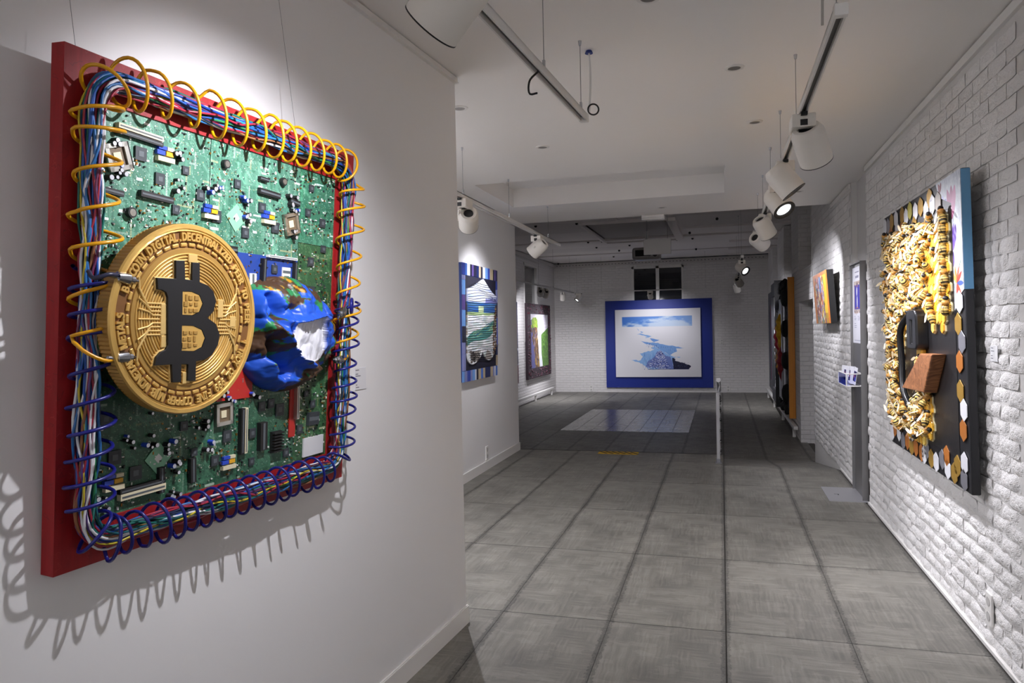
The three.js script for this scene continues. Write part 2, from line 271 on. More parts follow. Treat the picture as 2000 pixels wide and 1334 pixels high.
function spot({ label, at, target, cd = 0, angle = .5, pen = .5, dir = V(0, 0, -1), drop = .13, off = V(0, 0, 0), size = 1, group = 'track spotlights', color = 0xf7f6ff, lens = true, dim = 1 }) {
  const g = thing('track_spotlight', label, 'spotlight', group); g.position.copy(at);
  const yaw = Math.atan2(-dir.z, dir.x), q = new THREE.Quaternion().setFromAxisAngle(V(0, 1, 0), yaw), rot = (geo) => geo.applyQuaternion(q);
  const ad = part(g, 'adapter', rot(rbox(.15 * size, .062 * size, .105 * size, .006, 0, -.040, 0)), M.lampWhite);
  for (const b of [[-.1 * size, -.074 * size, -.022, -.008, -.014, .014], [.074 * size, .1 * size, -.022, -.008, -.014, .014], [-.03, .03, -.041 - .032 * size, -.039 - .03 * size, -.02, .02], [-.0765 * size, -.073 * size, -.065, -.037, -.016, .016]]) part(ad, 'adapter_latch', rot(box(...b)), M.black);
  const c = V(0, -drop, 0).add(off), tgt = target.clone().sub(at), ax = tgt.clone().sub(c).normalize(), hq = new THREE.Quaternion().setFromUnitVectors(V(0, -1, 0), ax);
  const R = .076 * size, L = .185 * size;
  const prof = [[0, L * .42], [.036 * size, L * .42], [.04 * size, L * .5], [R * .78, L * .5], [R * .97, L * .36], [R, L * .3], [R, -L * .5], [R * .9, -L * .5], [R * .86, -L * .38], [0, -L * .38]];
  const place = (geo) => { geo.applyQuaternion(hq); geo.translate(c.x, c.y, c.z); return geo; };
  const head = part(g, 'housing', place(toCreasedNormals(new THREE.LatheGeometry(prof.map(p => new THREE.Vector2(...p)), 36), .5)), M.lampWhite);
  part(head, 'rear_vent', place((() => { const k = new THREE.CylinderGeometry(.0355 * size, .0355 * size, .004, 24); k.translate(0, L * .425, 0); return k; })()), M.black);
  part(head, 'bezel', place(new THREE.LatheGeometry([[R * 1.005, -L * .485], [R * 1.01, -L * .505], [R * .72, -L * .505], [R * .66, -L * .42]].map(p => new THREE.Vector2(...p)), 36)), M.dark);
  const on = cd > 0, lm = on ? new THREE.MeshStandardMaterial({ color: 0x222222, emissive: 0xffffff, emissiveIntensity: 6 }) : std(0xb8bcc2, .2);
  part(head, 'lens', place((() => { const k = new THREE.CylinderGeometry(R * .68, R * .68, .004, 28); k.translate(0, -L * .42, 0); return k; })()), lm);
  // yoke from the adapter to the head
  const side = V(ax.z, 0, -ax.x).normalize().multiplyScalar(R * 1.03);
  part(g, 'yoke', merge([bar(V(0, -.06, 0), V(0, -.06, 0).add(side.clone().multiplyScalar(.4)).setY(-.075), .008, 8), bar(V(side.x * .4, -.075, side.z * .4), V(c.x + side.x, c.y, c.z + side.z), .007, 8), (() => { const s = new THREE.SphereGeometry(.012 * size, 10, 8); s.translate(c.x + side.x, c.y, c.z + side.z); return s; })()]), M.lampWhite);
  if (on) {
    const s = new THREE.SpotLight(color, cd * POWER * dim, 0, angle, pen, 2); s.castShadow = true; s.shadow.radius = .6; s.shadow.mapSize.set(1024, 1024);
    s.position.copy(at).add(c).add(ax.clone().multiplyScalar(L * .53)); s.target.position.copy(target); scene.add(s); scene.add(s.target);
  }
  return g;
}
const ld = wd, trackL0 = V(-.62 - .0698 * 5.4, TY + .02, -3.46 + 5.4);
track('white lighting track in front of the circuit board artwork', trackL0, V(-.62, TY + .02, -3.46), [.6, 2.3, 4.77, 5.35], CEIL);
track('white lighting track parallel to the brick wall', V(.38, TY, -2.5), V(.38, TY, -8.9), [.1, 1.43, 2.42, 3.41, 4.47, 5.4], CEIL);
track('white lighting track beside the sea wave artwork', V(-1.83, TY, -3.2), V(-1.83, TY, -8.35), [.4, 1.86, 3.07, 4.6], CEIL);
track('white track along the left side of the far room', V(-4.0, TY + .02, -12.5), V(-4.0, TY + .02, -19.98), [1.5, 3.5, 5, 7], FAR);
track('white track crossing the far room before the windows', V(-4.0, TY + .02, -20), V(.35, TY + .02, -20), [.1, .8, 3.6], FAR);
track('white track along the right side of the far room', V(.3, TY, -10.9), V(.38, TY, -19.9), [.5, 3, 6], FAR);
const at = (x, z, y = TY - .012) => V(x, y, z);
spot({ label: 'nearest spotlight at the top edge pointing at the circuit board artwork', at: V(-.735, TY + .005, -1.74), dir: wd, target: V(-1.42, 1.72, -1.92), cd: 7.6, angle: 0.98, pen: 1, drop: .18, off: V(.12, 0, .08) });
spot({ label: 'nearest spotlight on the right track, dark round vent at its back', at: at(.38, -3.66), target: V(1.2, .6, -5.2), cd: 9, angle: 0.8, pen: 1, off: V(.04, -.005, -.02) });
spot({ label: 'second spotlight on the right track, turned sideways to the brick wall', at: at(.38, -4.65), target: V(1.2, 1.3, -4.5), cd: 7.5, angle: 0.9, pen: 1, off: V(-.015, -.005, .12) });
spot({ label: 'third spotlight on the right track, glowing lens turned towards the viewer', at: at(.38, -5.3), target: V(1.12, 1.05, -4.4), cd: 10, angle: 0.9, pen: 1, off: V(.01, 0, -.03) });
spot({ label: 'fourth spotlight on the right track, angled down and away', at: at(.38, -6.74), target: V(1.2, 1.0, -7.6), cd: 8, angle: 0.8, pen: 1, off: V(-.01, 0, .08) });
spot({ label: 'fifth and farthest spotlight on the right track', at: at(.38, -7.9), target: V(1.2, 1.85, -8.95), cd: 14, angle: 0.62, pen: 0.85, off: V(0, 0, .15) });
spot({ label: 'spotlight on the left track nearer the foreground partition edge', at: at(-1.83, -5.05), target: V(-2.56, 1.5, -7.2), cd: 5, angle: 0.8, pen: 1, off: V(0, -.005, -.12) });
spot({ label: 'spotlight left of the far ceiling edge, aimed at the sea wave artwork', at: at(-1.83, -7.3), target: V(-2.56, 1.9, -7.45), cd: 4.5, angle: 0.9, pen: 1, off: V(.01, 0, .02) });
spot({ label: 'spotlight on the left track hidden behind the foreground partition', at: at(-1.83, -4.5), target: V(-.9, 0, -5.2), cd: 18, angle: 1.15, pen: 0.8 });
spot({ label: 'unseen spotlight behind the foreground partition, placed to brighten the side wall and ceiling', at: at(-1.83, -3.9), target: V(-2.6, 2.1, -4.2), cd: 22, angle: 1.1, pen: 1 });  // out of view; its bounce off the side wall brightens the ceiling
spot({ label: 'added fill spotlight above and behind the viewer on the left track', at: V(-.92, TY + .005, .9), dir: wd, target: V(-.6, 2.3, 3.1), cd: 16, angle: 1.15, pen: 1 });  // added fill, bounces off the entry wall to lift the ambient level
track('added white lighting track behind the viewer for the fill spotlights', V(.38, TY, 2.6), V(.38, TY, -1.2), [.3, 2, 3.6], CEIL);  // added out of view, only carries the two fill lamps below
spot({ label: 'added fill spotlight behind the viewer on the right', at: at(.38, 1.0), target: V(.6, 2.2, 3.1), cd: 12, angle: 1.15, pen: 1 });  // added fill behind the camera, thrown at the entry wall for bounce
spot({ label: 'added fill spotlight beside the viewer on the right', at: at(.38, -.9), target: V(1.25, 2.0, -1.4), cd: 4, angle: 1.1, pen: 1 });  // weaker added fill, out of view, bounced off the right wall
// far room
spot({ label: 'dark spotlight crossing another at the tall far window', at: at(-4.0, -16.7), target: V(-4.9, 1.2, -18.6), cd: 16, angle: 0.85, pen: 1 });
spot({ label: 'paired spotlight just behind it, partly covered', at: at(-4.0, -16.15), target: V(-4.9, 1.2, -19.6), cd: 0, angle: 0.8, pen: 1 });
spot({ label: 'far spotlight with its round vent towards the viewer', at: at(-4.0, -18.6), target: V(-4.4, -.2, -20.4), cd: 20, angle: 0.9, pen: 1 });
spot({ label: 'far spotlight with a small glowing lens left of the blue framed picture', at: at(-3.85, -20, TY + .005), dir: V(1, 0, 0), target: V(-4.9, 1.0, -19.2), cd: 14, angle: 0.9, pen: 1 });
spot({ label: 'spotlight hanging in front of the blue framed picture', at: at(-1.86, -20, TY + .005), dir: V(1, 0, 0), target: V(-1.85, 1.1, -21.75), cd: 10, angle: 0.95, pen: 1 });
spot({ label: 'bright spotlight in mid-air right of the far picture', at: at(.305, -11.3), target: V(1.2, 1.55, -10.3), cd: 4.5, angle: 0.8, pen: 1 });
spot({ label: 'far dim spotlight under the bright one', at: at(.33, -14.7), target: V(1.25, 1.2, -16.7), cd: 8, angle: 0.85, pen: 1 });
spot({ label: 'farthest spotlight before the far end wall', at: at(.35, -17.2), target: V(1.1, -.3, -18.6), cd: 15, angle: 0.9, pen: 1 });
// ---------------------------------------------------------------- big relief of circuit boards, coin and crumpled globe
{
  const up = V(.07206106, .99738749, .005039).normalize(), nn = V().crossVectors(wd, up).normalize();
  const A = thing('relief_artwork', 'red framed circuit board artwork with gold coin, crumpled globe and coiled cables', 'artwork');
  basis(A, wd.clone(), up, nn, V(-1.48306, 1.0389, -1.28081));
  const W = 1.168, H = 1.214;
  const redTex = ctex(512, 512, (x, w, h) => {
    x.fillStyle = '#971318'; x.fillRect(0, 0, w, h); const im = x.getImageData(0, 0, w, h), d = im.data;
    for (let j = 0; j < h; j++) for (let i = 0; i < w; i++) { const q = (j * w + i) * 4, n = fbm(i / 7, j / 60, 3) - .5, m = fbm(i / 60, j / 60, 3) - .5; d[q] += 26 * n + 24 * m; d[q + 1] += 8 * n + 8 * m; d[q + 2] += 8 * n; }
    x.putImageData(im, 0, 0); x.lineWidth = .8;
    for (let k = 0; k < 150; k++) { x.strokeStyle = rnd() < .5 ? 'rgba(205,110,90,.6)' : 'rgba(70,8,12,.7)'; x.beginPath(); let px = rr(0, w), py = rr(0, h); x.moveTo(px, py); for (let s = 0; s < 5; s++) { px += rr(-12, 12); py += rr(-12, 12); x.lineTo(px, py); } x.stroke(); }
  });
  const red = std(0xffffff, .55, { map: rep(redTex, 1 / .5, 1 / .5), bumpMap: rep(plasterBump, 5, 5), bumpScale: .0006 });
  const bx = [.088, 1.062], by = [.106, 1.108];
  const frame = (g) => metreUV(g, 1);
  const fr = part(A, 'frame_board', frame(merge([box(0, W, 0, by[0], -.04, 0), box(0, W, by[1], H, -.04, 0), box(0, bx[0], by[0], by[1], -.04, 0), box(bx[1], W, by[0], by[1], -.04, 0), box(bx[0], bx[1], by[0], by[1], -.04, -.012)])), red);
  // circuit boards
  const pcbTex = ctex(1024, 1024, (x, w, h) => {
    x.fillStyle = '#457561'; x.fillRect(0, 0, w, h);
    for (let k = 0; k < 26; k++) { x.fillStyle = rnd() < .5 ? 'rgba(40,92,70,.5)' : 'rgba(112,158,136,.35)'; x.fillRect(rr(0, w), rr(0, h), rr(40, 220), rr(30, 160)); }
    x.lineWidth = 1.4;
    for (let k = 0; k < 420; k++) { x.strokeStyle = pick(['rgba(130,200,165,.6)', 'rgba(25,88,58,.7)', 'rgba(160,215,185,.45)']); let px = rr(0, w), py = rr(0, h); const n = 1 + Math.floor(rnd() * 6), dx = rr(-140, 140), dy = rr(-140, 140), e = rr(10, 60) * (rnd() < .5 ? 1 : -1); for (let s = 0; s < n; s++) { x.beginPath(); const o = s * 4; if (rnd() < .5 || s) { x.moveTo(px + o, py); x.lineTo(px + o, py + dy); x.lineTo(px + o + e, py + dy + e); x.lineTo(px + o + e, py + dy + e + dx * .4); } else { x.moveTo(px, py + o); x.lineTo(px + dx, py + o); x.lineTo(px + dx + e, py + o + e); } x.stroke(); } }
    for (let k = 0; k < 5200; k++) { x.fillStyle = pick(['#d9e6dc', '#c9d2c6', '#a9bdb0', '#1d5a3c', '#20252a', '#2b3a33', '#8f9c92', '#b7a878', '#7fa08d']); x.fillRect(rr(0, w), rr(0, h), rr(1.5, 6), rr(1.5, 5)); }
    for (let k = 0; k < 90; k++) { const px = rr(0, w), py = rr(0, h), n = 4 + Math.floor(rnd() * 12), v = rnd() < .5; x.fillStyle = pick(['#dfe8df', '#b9c6ba', '#c9b988']); for (let s = 0; s < n; s++) x.fillRect(px + (v ? 0 : s * 7), py + (v ? s * 7 : 0), v ? 9 : 3, v ? 3 : 9); }
    for (let k = 0; k < 40; k++) { const px = rr(0, w), py = rr(0, h); x.fillStyle = '#e8ece6'; x.beginPath(); x.arc(px, py, 8, 0, 7); x.fill(); x.fillStyle = '#7c5a34'; x.beginPath(); x.arc(px, py, 4, 0, 7); x.fill(); }
    for (let k = 0; k < 26; k++) { x.fillStyle = '#eef2ee'; x.fillRect(rr(0, w), rr(0, h), rr(20, 70), rr(7, 13)); }
  });
  const tint = { green: 0xffffff, deep: 0xaac0ae, olive: 0xb6c098, blue: 0x3a62e0, redp: 0xff5a44, teal: 0xc9f0e2 };
  const pcbMat = {}; for (const k in tint) pcbMat[k] = std(tint[k], .45, { map: pcbTex });
  pcbMat.redp = std('#b3271f', .45); pcbMat.blue = std('#23408c', .45, { bumpMap: plasterBump, bumpScale: .001 });
  function pcb(x0, x1, y0, y1, k, z, ox, oy) {
    const g = box(x0, x1, y0, y1, z - .0035, z); const p = g.attributes.position, uv = []; for (let i = 0; i < p.count; i++) uv.push((p.getX(i) * 1.6 + ox), (p.getY(i) * 1.6 + oy)); g.setAttribute('uv', new THREE.Float32BufferAttribute(uv, 2));
    return part(A, 'circuit_board', g, pcbMat[k]);
  }
  pcb(bx[0], .452, .56, by[1], 'green', -.006, 0, 0); pcb(.454, .86, .80, by[1], 'green', -.0055, .31, .13); pcb(.862, bx[1], .86, by[1], 'teal', -.006, .7, .4);
  pcb(.862, bx[1], .56, .858, 'olive', -.0055, .2, .77); pcb(.454, .86, .56, .80, 'blue', -.005, .1, .6); pcb(bx[0], .60, by[0], .558, 'deep', -.006, .5, .2);
  pcb(.602, .87, by[0], .558, 'deep', -.0055, .15, .55); pcb(.872, bx[1], by[0], .558, 'olive', -.006, .62, .05); pcb(.50, .652, .355, .50, 'redp', -.001, 0, 0);
  part(A, 'circuit_board', box(.84, .872, .20, .40, -.004, .0), pcbMat.redp);
  // components
  const chipM = std(0x33383c, .5), chipTop = std(0x565c60, .5), slotM = std(0x1c1b1c, .55), cream = std(0xd9cfae, .5), blueP = std(0x2747b8, .45), yel = std(0xd9a21c, .45), silver = std(0xc6c4bb, .3, { metalness: .9 }), copper = std(0xb07a3c, .35, { metalness: .8 }), whiteP = std(0xe4e4e0, .5), capTop = std(0xd7dadf, .3, { metalness: .6 });
  const boxAt = (x, y, w, h, d, a = 0, z = -.005) => { const g = new THREE.BoxGeometry(w, h, d); g.rotateZ(a); g.translate(x, y, z + d / 2); return g; };
  const Z1 = z => z;
  for (const [x, y, s] of [[.213, 1.012, .034], [.275, .961, .03], [.416, .943, .03], [.479, .893, .034], [.737, .893, .034], [.672, .9465, .03], [.549, .247, .034], [.501, .181, .03], [.158, .25, .036], [.222, .199, .036], [.905, .965, .026], [.93, .80, .03], [.86, .70, .024], [.79, .30, .04], [.70, .32, .03], [.745, .325, .03], [.97, .30, .026], [.90, .42, .028], [.36, 1.0, .022], [.56, 1.0, .026], [.33, .89, .024], [.60, .86, .03], [.92, 1.05, .024], [.99, .94, .03], [1.0, .85, .026], [.94, .70, .03], [.99, .62, .024], [.13, .35, .03], [.38, .30, .026], [.42, .22, .022], [.66, .24, .03], [.66, .15, .024], [.83, .15, .028], [.90, .22, .03], [.93, .34, .022], [.60, .71, .03], [.74, .76, .026], [.80, .73, .024]]) {
    const c = part(A, 'chip', boxAt(x, y, s, s, .005), chipM); part(c, 'chip_mark', boxAt(x, y, s * .45, s * .4, .0005, 0, 0), chipTop);
  }
  for (const [x, y, s, a, m] of [[.1425, .9895, .066, -.45, 1], [.812, .9145, .07, -.5, 1], [.528, .316, .066, -.75, 1], [.56, .90, .06, .75, 0], [.295, .224, .062, .75, 0]]) {
    const c = new THREE.Group(); c.name = 'processor_socket'; A.add(c); c.position.set(x, y, -.004); c.rotation.z = a + Math.PI / 4 * (m ? 1 : 0);
    if (m) { part(c, 'socket_frame', merge([box(-s / 2, s / 2, -s / 2, -s / 2 + .011, 0, .011), box(-s / 2, s / 2, s / 2 - .011, s / 2, 0, .011), box(-s / 2, -s / 2 + .011, -s / 2, s / 2, 0, .011), box(s / 2 - .011, s / 2, -s / 2, s / 2, 0, .011)]), silver); part(c, 'socket_bed', merge([box(-s / 2, s / 2, -s / 2, s / 2, 0, .005)]), std(0x6b5a44, .6)); part(c, 'socket_core', box(-s * .16, s * .16, -s * .16, s * .16, .004, .007), cream); part(c, 'lever', bar(V(s / 2 + .004, -s / 2, .008), V(s / 2 + .004, s / 2, .008), .002, 6), slotM); }
    else { part(c, 'socket_bed', box(-s / 2, s / 2, -s / 2, s / 2, 0, .001), std(0x7fb795, .5)); part(c, 'socket_core', box(-s * .15, s * .15, -s * .15, s * .15, 0, .002), whiteP); }
  }
  const slot = (x0, y0, x1, y1, w, m, d = .012, m2) => { const L = Math.hypot(x1 - x0, y1 - y0), a = Math.atan2(y1 - y0, x1 - x0); const g = part(A, 'expansion_slot', boxAt((x0 + x1) / 2, (y0 + y1) / 2, L, w, d, a), m); part(g, 'slot_gap', boxAt((x0 + x1) / 2, (y0 + y1) / 2, L * .94, w * .3, .0006, a, d - .005), m2 || chipTop); return g; };
  slot(.14, 1.066, .275, 1.062, .012, cream); slot(.135, 1.052, .275, 1.048, .011, slotM); slot(.21, .914, .315, .91, .016, slotM); slot(.10, .905, .16, .902, .014, slotM);
  slot(.65, .997, .748, .994, .018, slotM); slot(.65, 1.035, .69, 1.034, .012, slotM); slot(.80, .99, .85, .985, .018, slotM); slot(.455, .805, .56, .803, .022, slotM); slot(.70, .80, .845, .80, .008, whiteP); slot(.682, .79, .68, .70, .015, slotM, .014); slot(.84, .79, .838, .72, .012, slotM);
  slot(.605, .325, .607, .183, .016, slotM, .014); slot(.622, .325, .624, .183, .012, cream, .012); slot(.17, .146, .312, .148, .016, cream, .014); slot(.17, .16, .312, .162, .014, slotM, .012); slot(.30, .20, .302, .13, .018, slotM); slot(.865, .40, .867, .26, .012, silver, .02); slot(.41, .205, .413, .135, .02, slotM); slot(.70, .27, .702, .18, .032, slotM, .016); slot(.94, .25, 1.0, .248, .045, chipM, .012); slot(.46, .80, .56, .79, .02, slotM);
  slot(.64, .74, .642, .68, .03, whiteP, .004); slot(.78, .755, .82, .755, .03, whiteP, .004);
  for (const [x, y] of [[.287, 1.025], [.452, .90], [.70, .918], [.555, .165], [.155, .187]]) {
    part(A, 'pin_header', boxAt(x, y - .012, .055, .012, .012), cream); part(A, 'pin_header', boxAt(x - .016, y + .004, .026, .011, .01), blueP); part(A, 'pin_header', boxAt(x + .012, y + .004, .024, .011, .01), yel); part(A, 'pin_header', boxAt(x - .01, y + .017, .026, .009, .009), blueP); part(A, 'pin_header', boxAt(x + .016, y + .017, .022, .009, .009), cream);
  }
  const capG = new THREE.CylinderGeometry(.0065, .0065, .02, 12); capG.rotateX(Math.PI / 2); const capT = new THREE.CircleGeometry(.0056, 12);
  const caps = [[.185, .861], [.505, 1.047], [.764, 1.044], [.40, .60]];
  for (const [x, y] of caps) { const g = new THREE.CylinderGeometry(.013, .013, .012, 20); g.rotateX(Math.PI / 2); g.translate(x, y, .002); const b = part(A, 'coin_cell_holder', g, slotM); const t = new THREE.CylinderGeometry(.009, .009, .001, 16); t.rotateX(Math.PI / 2); t.translate(x, y, .0085); part(b, 'coin_cell', t, silver); }
  const spots = []; for (const [cx, cy] of [[.13, .955], [.14, 1.035], [.165, .965], [.33, 1.03], [.34, .955], [.445, .955], [.47, .985], [.60, .91], [.59, .96], [.83, .95], [.835, .88], [.81, .985], [.10, .32], [.33, .25], [.34, .19], [.52, .37], [.47, .23], [.55, .36], [.66, .35], [.20, .28], [.26, .28], [.12, .14], [.345, .12], [.44, .30], [.25, .36]]) for (let k = 0; k < 4; k++) spots.push([cx + rr(-.018, .018), cy + rr(-.02, .02)]);
  for (const [x, y] of spots) { const s = rr(.6, 1.1), o = part(A, 'capacitor', capG, rnd() < .25 ? blueP : slotM); o.position.set(x, y, .002); o.scale.setScalar(s); const t = part(o, 'capacitor_top', capT, capTop); t.position.z = .0104; }
  const smd = [[], [], [], [], []];
  for (let k = 0; k < 3200; k++) { const x = rr(bx[0] + .01, bx[1] - .01), y = rr(by[0] + .01, by[1] - .01), cl = fbm(x * 14, y * 14, 2); if (cl < .42) continue; const a = rnd() < .5; smd[Math.floor(rnd() * 5)].push(boxAt(x, y, a ? rr(.003, .008) : .003, a ? .003 : rr(.003, .008), rr(.002, .006), 0, -.006)); }
  smd.forEach((l, i) => { part(A, 'small_components', merge(l), [whiteP, chipM, silver, copper, slotM][i]).userData.kind = 'stuff'; });
  { const g = part(A, 'heatsink', boxAt(.7735, .196, .05, .07, .008), slotM); for (let k = 0; k < 7; k++) part(g, 'fin', boxAt(.7735, .166 + k * .01, .05, .004, .012, 0, .003), slotM); }
  part(A, 'metal_cover_plate', boxAt(.98, .15, .115, .066, .006), std(0xd9dadb, .4));
  // ---- wires: a bundle running right round the frame
  const P = { x0: .049, x1: 1.088, y0: .068, y1: 1.158, r: .075, z: .034 };
  const segs = [[P.y1 - P.y0 - 2 * P.r], [P.x1 - P.x0 - 2 * P.r]], Lv = P.y1 - P.y0 - 2 * P.r, Lh = P.x1 - P.x0 - 2 * P.r, Lc = P.r * Math.PI / 2, TOT = 2 * (Lv + Lh + 2 * Lc);
  // start at the left side's bottom, go up, over the top to the right, down, back along the bottom; returns point and outward in-plane normal
  function path(s) {
    s = ((s % TOT) + TOT) % TOT; const arc = (cx, cy, a0, k) => { const a = a0 - k * Math.PI / 2; return [cx + Math.cos(a) * P.r, cy + Math.sin(a) * P.r, Math.cos(a), Math.sin(a)]; };
    if (s < Lv) return [P.x0, P.y0 + P.r + s, -1, 0]; s -= Lv; if (s < Lc) return arc(P.x0 + P.r, P.y1 - P.r, Math.PI, s / Lc); s -= Lc;
    if (s < Lh) return [P.x0 + P.r + s, P.y1, 0, 1]; s -= Lh; if (s < Lc) return arc(P.x1 - P.r, P.y1 - P.r, Math.PI / 2, s / Lc); s -= Lc;
    if (s < Lv) return [P.x1, P.y1 - P.r - s, 1, 0]; s -= Lv; if (s < Lc) return arc(P.x1 - P.r, P.y0 + P.r, 0, s / Lc); s -= Lc;
    if (s < Lh) return [P.x1 - P.r - s, P.y0, 0, -1]; s -= Lh; return arc(P.x0 + P.r, P.y0 + P.r, -Math.PI / 2, s / Lc);
  }
  const wireCol = ['#1f55a8', '#183f94', '#1d6f66', '#2a7a4c', '#d5d7dc', '#1f4fa0', '#9c2036', '#a3283e', '#563a78', '#c2b02c', '#2a6aa8', '#1c2a4a', '#155a68', '#8a5a3a', '#6a2a50', '#2a86a4', '#17665c', '#e4e4e8'].map(c => std(c, .38));
  for (let k = 0; k < 44; k++) {
    const pts = [], N = 110, r0 = .0235 * Math.sqrt(rnd()), a0 = rr(0, 6.28), tw = Math.round(rr(-3, 3)), f1 = rr(2, 5), o = rr(0, 50);
    for (let i = 0; i < N; i++) { const s = i / N * TOT, a = a0 + tw * i / N * 6.283 + 1.6 * (noise(o + 6 * Math.cos(i / N * 6.283) , o + 6 * Math.sin(i / N * 6.283)) - .5), r = r0 * (.7 + .7 * noise(o + 9 * Math.cos(i / N * 6.283), 9 * Math.sin(i / N * 6.283) + 3 * o)), p = path(s), b = Math.cos(a) * r, w = Math.sin(a) * r * .95; pts.push(V(p[0] + p[2] * b, p[1] + p[3] * b, P.z + w)); }
    part(A, 'wire', tube(pts, rr(.0026, .0038), 230, 6, true), wireCol[(k * 7) % wireCol.length]);
  }
  // ---- coiled cables round the bundle, turn by turn where they sit
  const sL = (v) => v - P.y0 - P.r, sT = (u) => Lv + Lc + (u - P.x0 - P.r), sR = (v) => Lv + Lc + Lh + Lc + (P.y1 - P.r - v), sB = (u) => 2 * Lv + 3 * Lc + Lh + (P.x1 - P.r - u), k1 = 1.013;
  function coil(name, turns, mat, rb, rw, lead0, lead1, sign) {
    const pts = [], n = 14;
    for (let i = 0; i + 1 < turns.length; i++) for (let j = 0; j < n; j++) {
      const s = turns[i] + (turns[i + 1] - turns[i]) * j / n, a = j / n * 6.283, p = path(s), jit = .9 + .2 * hash(i, 3), b = Math.cos(a) * rb * jit, w = Math.sin(a) * sign * rw * jit;
      pts.push(V(p[0] + p[2] * b, p[1] + p[3] * b, .049 + w));
    }
    return part(A, name, tube([...lead0, ...pts, ...lead1], .0045, pts.length * 2, 7), mat);
  }
  const yellow = std(0xe0a010, .3), navy = std(0x171a72, .3);
  const ty = [...[.55, .64, .744, .825, .913, 1.005, 1.047].map(v => sL(v * k1)), ...[.055, .122, .195, .283, .377, .457, .54, .618, .682, .752, .824, .903, .963, 1.02].map(u => sT(u * k1)), ...[1.075, 1.018, .936, .839, .743, .64, .556, .47].map(v => sR(v * k1))].sort((a, b) => a - b);
  coil('yellow_coil_cable', ty, yellow, .056, .04, [V(.07, .51, .10), V(.035, .505, .105), V(-.005, .53, .08)], [V(1.06, .455, .06), V(1.03, .457, .07)], 1);
  const tb0 = [...[.71, .66, .60, .552, .465, .394, .329, .271, .213, .16].map(v => sL(v * k1) + TOT), ...[.062, .11, .147, .207, .263, .309, .359, .409, .463, .504, .557, .625, .684, .746, .791, .867, .925, 1.001].map(u => sB(u * k1)), ...[.11, .157, .212, .278, .325, .381, .446, .52, .603, .66].map(v => sR(v * k1))].sort((a, b) => a - b);
  coil('blue_coil_cable', tb0, navy, .052, .038, [], [], 1);
  { // end loops and plugs
    part(A, 'cable_end', tube([V(.015, .705, .07), V(.005, .69, .1), V(.03, .70, .115), V(.06, .70, .11)], .005, 20, 7), std(0x2b2d45, .35));
    part(A, 'cable_end', (() => { const g = new THREE.TorusGeometry(.026, .0055, 8, 28); g.rotateY(.5); g.translate(1.075, .652, .075); return g; })(), navy);
    const plug = (x, y, z, dir) => { const q = new THREE.Quaternion().setFromUnitVectors(V(0, 1, 0), dir.normalize()), pf = [[0, -.02], [.0045, -.02], [.0055, 0], [.012, .002], [.0135, .012], [.0135, .03], [.009, .036], [.009, .044], [.004, .046], [.003, .056], [0, .057]]; const g = new THREE.LatheGeometry(pf.map(p => new THREE.Vector2(...p)), 20); g.applyQuaternion(q); g.translate(x, y, z); part(A, 'metal_plug', toCreasedNormals(g, .6), std(0xa9abb0, .25, { metalness: 1 })); };
    plug(.055, .697, .108, V(.9, -.12, .1)); plug(.06, .511, .105, V(1, 0, 0)); plug(1.03, .64, .075, V(-.8, -.55, .1)); plug(1.035, .457, .065, V(-.9, .1, .05));
  }
  // ---- hanging cords
  for (const u of [.055, .87]) part(A, 'hanging_cord', (() => { const tp = wd.clone(); const q = A.quaternion.clone().invert(), world = V(-1.357, 2.92, -3.657).add(wd.clone().multiplyScalar(-2.3792 + u)).addScaledVector(wn, .012).sub(A.position).applyQuaternion(q); return bar(V(u, H - .02, -.03), world, .0008, 4); })(), M.wire);
  // ---- the coin
  const CO = new THREE.Group(); CO.name = 'coin'; A.add(CO); CO.position.set(.2765, .6005, .074);
  const R = .243, T = .038, gold = std(0xd3ab5e, .36, { metalness: .45 }), goldHi = std(0xe0be78, .34, { metalness: .4 }), bronze = std(0x7d5630, .5, { metalness: .3 }), goldLo = std(0xb08a48, .42, { metalness: .4 });
  { // reeded edge
    const N = 300, P3 = [], id = []; for (let i = 0; i <= N; i++) { const a = i / N * 6.28319, r = R - (i % 2 ? .0032 : 0); for (const z of [0, T - .004]) P3.push(Math.cos(a) * r, Math.sin(a) * r, z); }
    for (let i = 0; i < N; i++) id.push(2 * i, 2 * i + 2, 2 * i + 1, 2 * i + 1, 2 * i + 2, 2 * i + 3);
    const g = new THREE.BufferGeometry(); g.setAttribute('position', new THREE.Float32BufferAttribute(P3, 3)); g.setIndex(id); const gg = g.toNonIndexed(); gg.computeVertexNormals(); part(CO, 'reeded_edge', gg, goldLo);
    const lathe = (pf) => { const q = new THREE.LatheGeometry(pf.map(p => new THREE.Vector2(...p)), 96); q.rotateX(Math.PI / 2); return q; };
    part(CO, 'coin_back', (() => { const q = new THREE.CircleGeometry(R, 96); q.rotateX(Math.PI); return q; })(), goldLo);
    part(CO, 'rim', toCreasedNormals(lathe([[R - .001, T - .006], [R, T - .003], [R - .003, T + .001], [R - .012, T + .001], [R - .014, T - .002], [R - .018, T - .0005], [R - .02, T - .006]]), .7), gold);
    part(CO, 'letter_band', lathe([[R - .0195, T - .006], [.182, T - .006]]), bronze);
    part(CO, 'field', toCreasedNormals(lathe([[.1825, T - .006], [.181, T - .003], [0, T - .003]]), .5), goldLo);
    const rings = []; for (let k = 0; k < 15; k++) { const q = new THREE.TorusGeometry(.058 + k * .0078, .0024, 5, 96); q.translate(0, 0, T - .0025); rings.push(q); part(CO, 'ridge', q, k % 3 ? gold : goldHi); }
